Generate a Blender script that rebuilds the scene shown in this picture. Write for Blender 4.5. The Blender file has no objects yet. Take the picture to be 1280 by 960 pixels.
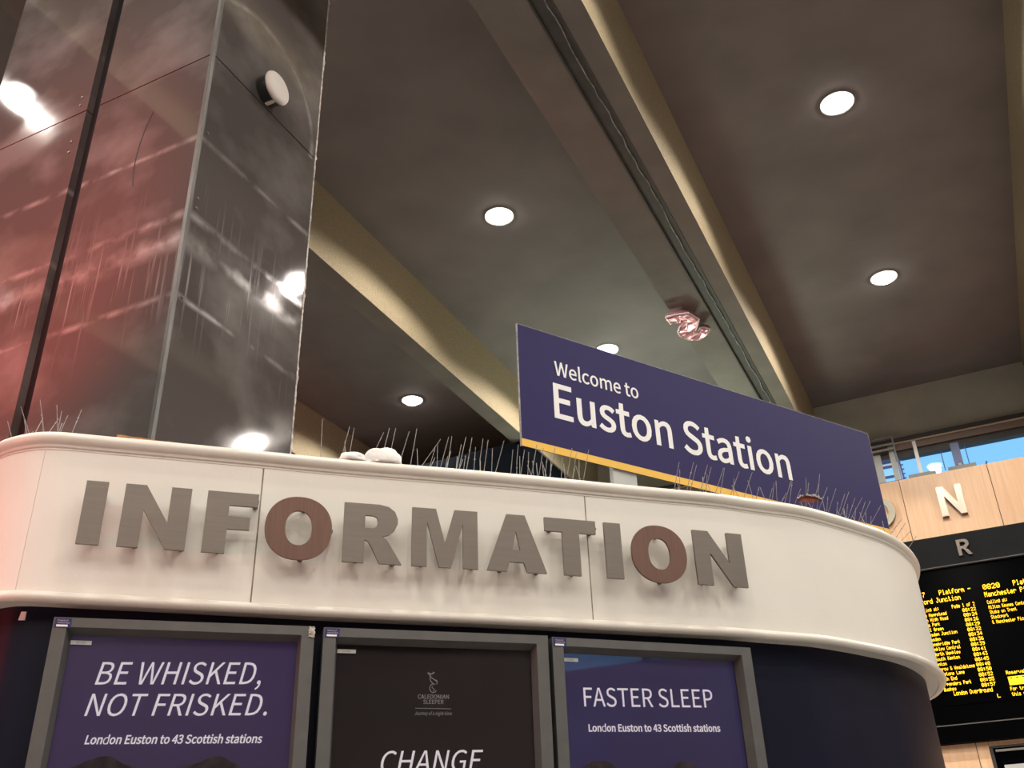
import bpy, bmesh, math, random
from mathutils import Vector, Matrix

random.seed(7)
scene = bpy.context.scene
COL = scene.collection

# ------------------------------------------------------------------ camera
PITCH = math.radians(28.7)
ROLL = math.atan(0.036)
cam_data = bpy.data.cameras.new('camera')
cam_data.sensor_width = 36.0
cam_data.lens = 1222.0 / 1280.0 * 36.0
cam_data.clip_start = 0.05
cam = bpy.data.objects.new('camera', cam_data)
COL.objects.link(cam)
fwd = Vector((0, math.cos(PITCH), math.sin(PITCH)))
r0 = Vector((1, 0, 0))
u0 = r0.cross(fwd)
c_, s_ = math.cos(ROLL), math.sin(ROLL)
right = r0 * c_ - u0 * s_
up = u0 * c_ + r0 * s_
M = Matrix((right, up, -fwd)).transposed().to_4x4()
M.translation = Vector((0, 0, 1.6))
cam.matrix_world = M
scene.camera = cam

# ------------------------------------------------------------------ world, exposure
scene.view_settings.view_transform = 'Standard'
scene.view_settings.look = 'None'
scene.view_settings.gamma = 1.0
scene.view_settings.use_curve_mapping = False
scene.view_settings.exposure = 0.18
world = bpy.data.worlds.new('sky')
scene.world = world
world.use_nodes = True
wn = world.node_tree.nodes
wl = world.node_tree.links
bg = wn['Background']
tc = wn.new('ShaderNodeTexCoord')
sep = wn.new('ShaderNodeSeparateXYZ')
ramp = wn.new('ShaderNodeValToRGB')
ramp.color_ramp.elements[0].position = 0.0
ramp.color_ramp.elements[0].color = (0.34, 0.70, 1.0, 1)
ramp.color_ramp.elements[1].position = 0.9
ramp.color_ramp.elements[1].color = (0.13, 0.38, 0.88, 1)
wl.new(tc.outputs['Generated'], sep.inputs[0])
wl.new(sep.outputs['Z'], ramp.inputs[0])
wl.new(ramp.outputs[0], bg.inputs[0])
bg.inputs[1].default_value = 1.1

LAMP_POWER = 390.0
LAMP_COLOR = (1.0, 0.94, 0.85)
CONE = 158.0

# ------------------------------------------------------------------ hall axes: local x = across, y = away from us, z = up
AZ = math.radians(25)
def H(x, y, z=0.0):
    return Vector((x * math.cos(AZ) + y * math.sin(AZ), -x * math.sin(AZ) + y * math.cos(AZ), z))

# added unseen red spots that tint the left end; no real fitting
def added_red_spot(loc, tgt, watts, size, blend):
    d = bpy.data.lights.new('added_red_spot', 'SPOT')
    d.energy = watts
    d.color = (1.0, 0.05, 0.03)
    d.spot_size = math.radians(size)
    d.spot_blend = blend
    d.shadow_soft_size = 0.35
    o = bpy.data.objects.new('added_red_spot', d)
    COL.objects.link(o)
    o.location = loc
    o.rotation_euler = (Vector(tgt) - o.location).to_track_quat('-Z', 'Y').to_euler()
added_red_spot((-4.4, 1.9, 3.6), (-3.5, 5.41, 5.6), 1200, 54, 0.8)
added_red_spot((-3.9, 1.0, 2.2), (-1.95, 2.7, 2.4), 210, 38, 1.0)

# added unseen area light for the greenish tint on the middle ceiling bay
def added_green_uplight():
    d = bpy.data.lights.new('added_green_uplight', 'AREA')
    d.shape = 'DISK'; d.size = 1.6
    d.energy = 60
    d.spread = math.radians(100)
    d.color = (0.78, 1.0, 0.80)
    o = bpy.data.objects.new('added_green_uplight', d)
    COL.objects.link(o)
    o.location = H(-4.2, 15.6, 5.2)
    o.rotation_euler = (H(-4.1, 13.6, 10) - o.location).to_track_quat('-Z', 'Y').to_euler()
added_green_uplight()

# ------------------------------------------------------------------ materials
def mat(name, color, rough=0.6, metal=0.0, var=0.0, scale=8.0, bump=0.0, bscale=60.0, emis=None, estr=0.0, spec=None, stretch=None, color2=None, coat=0.0):
    m = bpy.data.materials.new(name)
    m.use_nodes = True
    nt = m.node_tree
    b = nt.nodes['Principled BSDF']
    b.inputs['Roughness'].default_value = rough
    b.inputs['Metallic'].default_value = metal
    b.inputs['Base Color'].default_value = (*color, 1)
    if spec is not None: b.inputs['Specular IOR Level'].default_value = spec
    if coat: b.inputs['Coat Weight'].default_value = coat
    if emis:
        b.inputs['Emission Color'].default_value = (*emis, 1)
        b.inputs['Emission Strength'].default_value = estr
    t = nt.nodes.new('ShaderNodeTexCoord')
    mp = nt.nodes.new('ShaderNodeMapping')
    nt.links.new(t.outputs['Object'], mp.inputs[0])
    if stretch: mp.inputs['Scale'].default_value = stretch
    if var > 0:
        n = nt.nodes.new('ShaderNodeTexNoise')
        n.inputs['Scale'].default_value = scale
        n.inputs['Detail'].default_value = 6
        nt.links.new(mp.outputs[0], n.inputs['Vector'])
        r = nt.nodes.new('ShaderNodeValToRGB')
        r.color_ramp.elements[0].position = 0.3
        r.color_ramp.elements[1].position = 0.7
        c2 = color2 or tuple(min(1, x * (1 + var)) for x in color)
        r.color_ramp.elements[0].color = (*[x * (1 - var) for x in color], 1)
        r.color_ramp.elements[1].color = (*c2, 1)
        nt.links.new(n.outputs['Fac'], r.inputs[0])
        nt.links.new(r.outputs[0], b.inputs['Base Color'])
    if bump > 0:
        n2 = nt.nodes.new('ShaderNodeTexNoise')
        n2.inputs['Scale'].default_value = bscale
        n2.inputs['Detail'].default_value = 4
        nt.links.new(mp.outputs[0], n2.inputs['Vector'])
        bp = nt.nodes.new('ShaderNodeBump')
        bp.inputs['Strength'].default_value = bump
        bp.inputs['Distance'].default_value = 0.01
        nt.links.new(n2.outputs['Fac'], bp.inputs['Height'])
        nt.links.new(bp.outputs[0], b.inputs['Normal'])
    return m

def glass_mat(name, tint=(1, 1, 1), rough=0.02):
    m = bpy.data.materials.new(name)
    m.use_nodes = True
    nt = m.node_tree
    nt.nodes.clear()
    out = nt.nodes.new('ShaderNodeOutputMaterial')
    mix = nt.nodes.new('ShaderNodeMixShader')
    fr = nt.nodes.new('ShaderNodeFresnel'); fr.inputs[0].default_value = 1.5
    tr = nt.nodes.new('ShaderNodeBsdfTransparent'); tr.inputs[0].default_value = (*tint, 1)
    gl = nt.nodes.new('ShaderNodeBsdfGlossy'); gl.inputs['Roughness'].default_value = rough
    nt.links.new(fr.outputs[0], mix.inputs[0])
    nt.links.new(tr.outputs[0], mix.inputs[1])
    nt.links.new(gl.outputs[0], mix.inputs[2])
    nt.links.new(mix.outputs[0], out.inputs[0])
    return m

def emit_mat(name, color, strength):
    m = bpy.data.materials.new(name)
    m.use_nodes = True
    nt = m.node_tree
    nt.nodes.clear()
    out = nt.nodes.new('ShaderNodeOutputMaterial')
    e = nt.nodes.new('ShaderNodeEmission')
    e.inputs[0].default_value = (*color, 1)
    e.inputs[1].default_value = strength
    nt.links.new(e.outputs[0], out.inputs[0])
    return m

def column_mat(name):
    """dark polished metal cladding with wiped smears, vertical run marks and dust lines"""
    m = bpy.data.materials.new(name)
    m.use_nodes = True
    nt = m.node_tree
    b = nt.nodes['Principled BSDF']
    b.inputs['Metallic'].default_value = 0.1
    b.inputs['Specular IOR Level'].default_value = 0.32
    t = nt.nodes.new('ShaderNodeTexCoord')
    def noise(scale, st, detail=5):
        mp = nt.nodes.new('ShaderNodeMapping'); mp.inputs['Scale'].default_value = st
        n = nt.nodes.new('ShaderNodeTexNoise'); n.inputs['Scale'].default_value = scale; n.inputs['Detail'].default_value = detail
        nt.links.new(t.outputs['Object'], mp.inputs[0]); nt.links.new(mp.outputs[0], n.inputs['Vector'])
        return n.outputs['Fac']
    def rmp(src, a, b_, lo=0.0, hi=1.0):
        r = nt.nodes.new('ShaderNodeMapRange')
        r.inputs[1].default_value = a; r.inputs[2].default_value = b_
        r.inputs[3].default_value = lo; r.inputs[4].default_value = hi
        nt.links.new(src, r.inputs[0]); return r.outputs[0]
    def math_(op, a, b_=None):
        n = nt.nodes.new('ShaderNodeMath'); n.operation = op
        for i, x in enumerate((a, b_)):
            if x is None: continue
            if isinstance(x, (int, float)): n.inputs[i].default_value = x
            else: nt.links.new(x, n.inputs[i])
        return n.outputs[0]
    runs = rmp(noise(1.0, (38, 38, 1.1)), 0.56, 0.78)
    patch = rmp(noise(1.3, (1, 1, 1.3)), 0.45, 0.65)
    sp = nt.nodes.new('ShaderNodeSeparateXYZ'); nt.links.new(t.outputs['Object'], sp.inputs[0])
    z = sp.outputs['Z']
    # dust lines left at the heights of old fixings
    band = None
    for zc, wd, st in ((6.18, 0.035, 0.5), (5.55, 0.05, 0.55), (4.94, 0.035, 0.55), (5.36, 0.12, 0.5)):
        d = math_('ABSOLUTE', math_('SUBTRACT', z, zc))
        v = math_('MULTIPLY', rmp(d, 0.0, wd, 1.0, 0.0), st)
        band = v if band is None else math_('MAXIMUM', band, v)
    band = math_('MULTIPLY', band, rmp(noise(5, (1, 1, 1)), 0.38, 0.62))
    runband = math_('MULTIPLY', rmp(math_('ABSOLUTE', math_('SUBTRACT', z, 5.25)), 0.15, 0.65, 1.0, 0.0), runs)
    yl = sp.outputs['Y']
    rd = math_('SQRT', math_('ADD', math_('POWER', math_('ADD', yl, .12), 2.0), math_('POWER', math_('SUBTRACT', z, 7.0), 2.0)))
    ring = rmp(math_('ABSOLUTE', math_('SUBTRACT', rd, .68)), 0.0, .045, .55, 0.0)
    ring = math_('MULTIPLY', math_('MULTIPLY', ring, math_('GREATER_THAN', yl, -.58)), math_('GREATER_THAN', z, 6.9))
    ring = math_('MULTIPLY', ring, rmp(noise(3, (1, 1, 1)), .35, .6))
    band = math_('MAXIMUM', band, ring)
    dirt = math_('MAXIMUM', math_('MAXIMUM', math_('MULTIPLY', runband, 0.55), band), math_('MULTIPLY', patch, 0.22))
    mix = nt.nodes.new('ShaderNodeMixRGB')
    mix.inputs[1].default_value = (0.095, 0.080, 0.076, 1)
    mix.inputs[2].default_value = (0.42, 0.39, 0.38, 1)
    nt.links.new(dirt, mix.inputs[0]); nt.links.new(mix.outputs[0], b.inputs['Base Color'])
    ro = math_('ADD', math_('MULTIPLY', dirt, 0.3), 0.055)
    nt.links.new(ro, b.inputs['Roughness'])
    bp = nt.nodes.new('ShaderNodeBump'); bp.inputs['Strength'].default_value = 0.04; bp.inputs['Distance'].default_value = 0.01
    nt.links.new(noise(2.5, (1, 1, 0.6)), bp.inputs['Height']); nt.links.new(bp.outputs[0], b.inputs['Normal'])
    return m

def wood_mat(name, c1, c2):
    m = bpy.data.materials.new(name)
    m.use_nodes = True
    nt = m.node_tree
    b = nt.nodes['Principled BSDF']
    b.inputs['Roughness'].default_value = 0.45
    t = nt.nodes.new('ShaderNodeTexCoord')
    mp = nt.nodes.new('ShaderNodeMapping'); mp.inputs['Scale'].default_value = (14, 14, 0.8)
    n = nt.nodes.new('ShaderNodeTexNoise'); n.inputs['Scale'].default_value = 1.6; n.inputs['Detail'].default_value = 8; n.inputs['Distortion'].default_value = 0.6
    r = nt.nodes.new('ShaderNodeValToRGB')
    r.color_ramp.elements[0].position = 0.3; r.color_ramp.elements[0].color = (*c1, 1)
    r.color_ramp.elements[1].position = 0.75; r.color_ramp.elements[1].color = (*c2, 1)
    nt.links.new(t.outputs['Object'], mp.inputs[0]); nt.links.new(mp.outputs[0], n.inputs['Vector'])
    nt.links.new(n.outputs['Fac'], r.inputs[0]); nt.links.new(r.outputs[0], b.inputs['Base Color'])
    return m

MT = dict(
    white=mat('painted_white_panel', (0.78, 0.735, 0.66), 0.42, var=0.03, scale=3, bump=0.03, bscale=90),
    lip=mat('cream_plastic_lip', (0.76, 0.71, 0.63), 0.28, var=0.04, scale=5),
    seam=mat('aged_sealant', (0.30, 0.24, 0.19), 0.8, var=0.3, scale=30),
    letter=mat('brushed_bronze_grey_metal', (0.185, 0.155, 0.13), 0.45, 0.4, var=0.06, scale=6, bump=0.05, stretch=(1, 1, 20)),
    rust=mat('rust_brown_metal', (0.15, 0.078, 0.055), 0.5, 0.35, var=0.12, scale=7, bump=0.05, stretch=(20, 20, 1)),
    stud=mat('steel_stud', (0.15, 0.14, 0.13), 0.5, 0.8),
    navy=mat('dark_navy_laminate', (0.006, 0.006, 0.018), 0.42, var=0.2, scale=2, spec=0.18),
    frame=mat('grey_aluminium_frame', (0.105, 0.10, 0.095), 0.5, 0.2, var=0.08, scale=20),
    frame_dark=mat('dark_inner_frame', (0.05, 0.05, 0.05), 0.5),
    purple=mat('glowing_purple_print', (0.115, 0.065, 0.17), 0.6, emis=(.16, .09, .24), estr=.10, var=0.12, scale=2.5, color2=(0.10, 0.065, 0.22)),  # faint glow added to the sheet, as if backlit
    purple2=mat('glowing_blue_purple_print', (0.075, 0.05, 0.16), 0.6, emis=(.10, .07, .25), estr=.09, var=0.12, scale=2.5, color2=(0.07, 0.055, 0.23)),  # slight emission lifts this sheet too
    brown=mat('dark_brown_print', (0.042, 0.022, 0.022), 0.6, var=0.15, scale=3),
    rock=mat('mountain_print', (0.10, 0.065, 0.075), 0.7, var=0.5, scale=30),
    ink=mat('glowing_white_ink', (0.80, 0.74, 0.74), 0.6, emis=(1.0, .90, .91), estr=0.50),  # lettering given a glow of its own to brighten it
    ink_dim=mat('glowing_grey_ink', (0.38, 0.33, 0.33), 0.6, emis=(1.0, .88, .88), estr=0.13),  # small print also glows a little, added for brightness
    sticker=mat('dark_blue_sticker', (0.02, 0.015, 0.11), 0.4),
    label=mat('white_paper_label', (0.88, 0.85, 0.80), 0.6),
    label_ink=mat('grey_label_ink', (0.28, 0.26, 0.25), 0.6),
    tape=mat('clear_torn_tape', (0.45, 0.40, 0.36), 0.25, bump=0.6, bscale=90, var=0.3, scale=60),
    sign=mat('sign_purple_enamel', (0.030, 0.023, 0.095), 0.5, spec=0.1, var=0.05, scale=3),
    sign_edge=mat('sign_raw_edge', (0.28, 0.27, 0.27), 0.6, var=0.4, scale=60),
    yellow=mat('sign_yellow', (0.80, 0.46, 0.05), 0.5),
    signink=mat('sign_white', (0.80, 0.78, 0.76), 0.5),
    spike=mat('dusty_steel_wire', (0.27, 0.25, 0.24), 0.55, 0.4, var=0.3, scale=90),
    dust=mat('dust_fluff', (0.55, 0.50, 0.46), 0.95, var=0.2, scale=60, bump=0.5, bscale=150),
    clear=mat('clear_plastic_strip', (0.5, 0.48, 0.45), 0.35),
    paper=mat('crumpled_white_paper', (0.80, 0.77, 0.74), 0.8, bump=0.5, bscale=40),
    plank=mat('orange_chipboard', (0.42, 0.20, 0.075), 0.7, var=0.35, scale=40),
    redwrap=mat('torn_red_wrapper', (0.13, 0.022, 0.012), 0.7, spec=0.2, var=0.4, scale=25, bump=0.5),
    concrete=mat('dark_ceiling_panel', (0.185, 0.156, 0.15), 0.85, var=0.12, scale=1.2, bump=0.15, bscale=25),
    beam=mat('brown_grey_beam', (0.20, 0.172, 0.15), 0.8, var=0.12, scale=2.0, bump=0.3, bscale=60),
    beamside=mat('buff_textured_concrete', (0.32, 0.255, 0.16), 0.85, var=0.16, scale=40, bump=0.6, bscale=70),
    endface=mat('end_face_daylit_tone', (0.42, 0.40, 0.33), 0.85, var=0.1, scale=2),  # colour lightened to stand in for daylight on the far end face
    seamgrey=mat('dull_grey_edge', (0.10, 0.095, 0.09), 0.6),
    groove=mat('dark_groove', (0.07, 0.062, 0.058), 0.6, var=0.2, scale=5),
    sealant=mat('pale_sealant', (0.36, 0.35, 0.34), 0.6, var=0.5, scale=14),
    black=mat('black_panel', (0.0015, 0.0015, 0.002), 0.2, spec=0.02),
    black2=mat('charcoal_fascia', (0.009, 0.009, 0.010), 0.5, spec=0.1, var=0.15, scale=4),
    bronze=mat('dark_bronze_head', (0.035, 0.028, 0.025), 0.6),
    brownband=mat('brown_head_band', (0.16, 0.105, 0.08), 0.6),
    brightedge=mat('pale_brown_edge', (0.50, 0.36, 0.25), 0.5),
    wood=wood_mat('beech_veneer', (0.80, 0.48, 0.27), (0.90, 0.58, 0.36)),
    joint=mat('dark_joint', (0.12, 0.07, 0.04), 0.8),
    steel=mat('satin_steel_letter', (0.33, 0.30, 0.24), 0.38, 0.7, var=0.1, scale=5),
    sidesteel=mat('steel_letter_side', (0.24, 0.17, 0.13), 0.4, 0.6),
    grey=mat('pale_grey_paint', (0.50, 0.50, 0.48), 0.6, var=0.08, scale=6),
    midgrey=mat('mid_grey_paint', (0.30, 0.29, 0.27), 0.6, var=0.1, scale=6),
    bluegrey=mat('blue_grey_steel', (0.12, 0.15, 0.30), 0.5),
    blue=mat('deep_blue_steel', (0.03, 0.06, 0.28), 0.5),
    whitepaint=mat('white_paint', (0.82, 0.80, 0.78), 0.5),
    floor=mat('pale_terrazzo', (0.24, 0.22, 0.21), 0.5, var=0.2, scale=60, color2=(0.29, 0.27, 0.26)),
    wall=mat('warm_grey_wall', (0.16, 0.14, 0.125), 0.8, var=0.1, scale=2),
    darkwall=mat('dark_glazed_wall', (0.005, 0.006, 0.008), 0.8, spec=0.0),
    foil=mat('pink_foil', (0.58, 0.24, 0.28), 0.28, 0.45, bump=0.5, bscale=14),
    foilseam=mat('pale_foil_seam', (0.95, 0.82, 0.82), 0.45, 0.0),
    lampring=mat('lamp_trim_ring', (0.45, 0.42, 0.40), 0.4, 0.3),
    disc=mat('pale_cream_dome', (0.62, 0.56, 0.52), 0.5),
    discside=mat('black_mount', (0.02, 0.02, 0.02), 0.5),
    rough_edge=mat('peeling_white_edge', (0.55, 0.50, 0.47), 0.75, var=0.5, scale=30, bump=0.5),
    trim=mat('polished_corner_trim', (0.085, 0.078, 0.074), 0.4, 0.3, var=0.3, scale=6, stretch=(1, 1, 0.6)),
)
MT['column'] = column_mat('polished_dark_cladding')
MT['glass'] = glass_mat('window_glass', (0.93, 0.98, 1.0))
MT['posterglass'] = glass_mat('poster_glazing', (0.92, 0.92, 0.94), 0.03)
MT['led'] = emit_mat('amber_led', (1.0, 0.50, 0.02), 3.2)
MT['led_hi'] = emit_mat('yellow_led_block', (1.0, 0.80, 0.03), 1.4)
MT['lens'] = emit_mat('lit_lamp_lens', (1.0, 0.96, 0.90), 22.0)

# ------------------------------------------------------------------ object helpers
def link(o, parent=None):
    COL.objects.link(o)
    if parent is not None: o.parent = parent
    return o

def thing(name, label, cat, loc=(0, 0, 0), rotz=0.0, group=None, kind=None):
    o = bpy.data.objects.new(name, None)
    o.empty_display_size = 0.1
    COL.objects.link(o)
    o.location = loc
    o.rotation_euler = (0, 0, rotz)
    if label: o['label'] = label
    if cat: o['category'] = cat
    if group: o['group'] = group
    if kind: o['kind'] = kind
    return o

def tag(o, label=None, cat=None, group=None, kind=None):
    if label: o['label'] = label
    if cat: o['category'] = cat
    if group: o['group'] = group
    if kind: o['kind'] = kind
    return o

def mesh_obj(name, verts, faces, m, parent=None, world=False, smooth=False, loc=None, rotz=0.0):
    """world=True: verts are world points; they are moved into the parent's (or own) frame"""
    vs = [Vector(v) for v in verts]
    if world and parent is not None:
        mw = Matrix.Identity(4); q = parent
        while q is not None:
            mw = Matrix.Translation(q.location) @ q.rotation_euler.to_matrix().to_4x4() @ mw; q = q.parent
        inv = mw.inverted()
        vs = [inv @ v for v in vs]
    if world and parent is None:
        if loc is None:
            lo = Vector((min(v.x for v in vs), min(v.y for v in vs), min(v.z for v in vs)))
            hi = Vector((max(v.x for v in vs), max(v.y for v in vs), max(v.z for v in vs)))
            loc = ((lo.x + hi.x) / 2, (lo.y + hi.y) / 2, lo.z)
        inv = (Matrix.Translation(loc) @ Matrix.Rotation(rotz, 4, 'Z')).inverted()
        vs = [inv @ v for v in vs]
    me = bpy.data.meshes.new(name)
    me.from_pydata([tuple(v) for v in vs], [], faces)
    me.materials.append(m)
    me.validate()
    bm = bmesh.new(); bm.from_mesh(me)
    bmesh.ops.recalc_face_normals(bm, faces=bm.faces)
    bm.to_mesh(me); bm.free()
    if smooth:
        for p in me.polygons: p.use_smooth = True
    me.update()
    o = bpy.data.objects.new(name, me)
    link(o, parent)
    if parent is None and loc is not None:
        o.location = loc
        o.rotation_euler = (0, 0, rotz)
    return o

class MB:
    def __init__(s): s.v = []; s.f = []
    def add(s, vs, fs):
        n = len(s.v); s.v += [Vector(v) for v in vs]; s.f += [tuple(i + n for i in f) for f in fs]
    def box(s, x0, x1, y0, y1, z0, z1):
        s.add([(x0, y0, z0), (x1, y0, z0), (x1, y1, z0), (x0, y1, z0), (x0, y0, z1), (x1, y0, z1), (x1, y1, z1), (x0, y1, z1)],
              [(0, 3, 2, 1), (4, 5, 6, 7), (0, 1, 5, 4), (1, 2, 6, 5), (2, 3, 7, 6), (3, 0, 4, 7)])
    def tube(s, pts, r, n=6, r2=None):
        pts = [Vector(p) for p in pts]
        rings = []
        for i, p in enumerate(pts):
            a = pts[max(i - 1, 0)]; b = pts[min(i + 1, len(pts) - 1)]
            t = (b - a).normalized()
            ref = Vector((0, 0, 1)) if abs(t.z) < 0.9 else Vector((1, 0, 0))
            e1 = t.cross(ref).normalized(); e2 = t.cross(e1)
            rr = r if r2 is None else r + (r2 - r) * i / (len(pts) - 1)
            rings.append([p + (e1 * math.cos(2 * math.pi * k / n) + e2 * math.sin(2 * math.pi * k / n)) * rr for k in range(n)])
        vs = [v for ring in rings for v in ring]
        fs = []
        for i in range(len(pts) - 1):
            for k in range(n):
                fs.append((i * n + k, i * n + (k + 1) % n, (i + 1) * n + (k + 1) % n, (i + 1) * n + k))
        fs.append(tuple(range(n - 1, -1, -1))); fs.append(tuple((len(pts) - 1) * n + k for k in range(n)))
        s.add(vs, fs)
    def lathe(s, prof, n=24, center=(0, 0, 0), ax=None):
        """prof: (radius, height) along axis ax (three basis vectors e1,e2,axis)"""
        e1, e2, e3 = ax or (Vector((1, 0, 0)), Vector((0, 1, 0)), Vector((0, 0, 1)))
        c = Vector(center); vs = []
        for r, h in prof:
            for k in range(n):
                a = 2 * math.pi * k / n
                vs.append(c + e1 * (r * math.cos(a)) + e2 * (r * math.sin(a)) + e3 * h)
        fs = []
        for i in range(len(prof) - 1):
            for k in range(n):
                fs.append((i * n + k, i * n + (k + 1) % n, (i + 1) * n + (k + 1) % n, (i + 1) * n + k))
        fs.append(tuple(range(n - 1, -1, -1))); fs.append(tuple((len(prof) - 1) * n + k for k in range(n)))
        s.add(vs, fs)
    def obj(s, name, m, parent=None, **k):
        return mesh_obj(name, s.v, s.f, m, parent, **k)

_dg = bpy.context.evaluated_depsgraph_get
def shape_from_contours(contours, depth, offset=0.0):
    """filled 2D shape with holes, given thickness: returns verts (x,y,z in 0..depth) and faces"""
    cu = bpy.data.curves.new('tmp', 'CURVE')
    cu.dimensions = '2D'; cu.fill_mode = 'BOTH'; cu.extrude = depth / 2
    cu.offset = offset
    for c in contours:
        sp = cu.splines.new('POLY')
        sp.points.add(len(c) - 1)
        for p, (x, y) in zip(sp.points, c): p.co = (x, y, 0, 1)
        sp.use_cyclic_u = True
    o = bpy.data.objects.new('tmp', cu)
    COL.objects.link(o)
    bpy.context.view_layer.update()
    me = bpy.data.meshes.new_from_object(o.evaluated_get(_dg()))
    vs = [(v.co.x, v.co.y, v.co.z + depth / 2) for v in me.vertices]
    fs = [tuple(p.vertices) for p in me.polygons]
    bpy.data.objects.remove(o); bpy.data.curves.remove(cu); bpy.data.meshes.remove(me)
    return vs, fs

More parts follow.
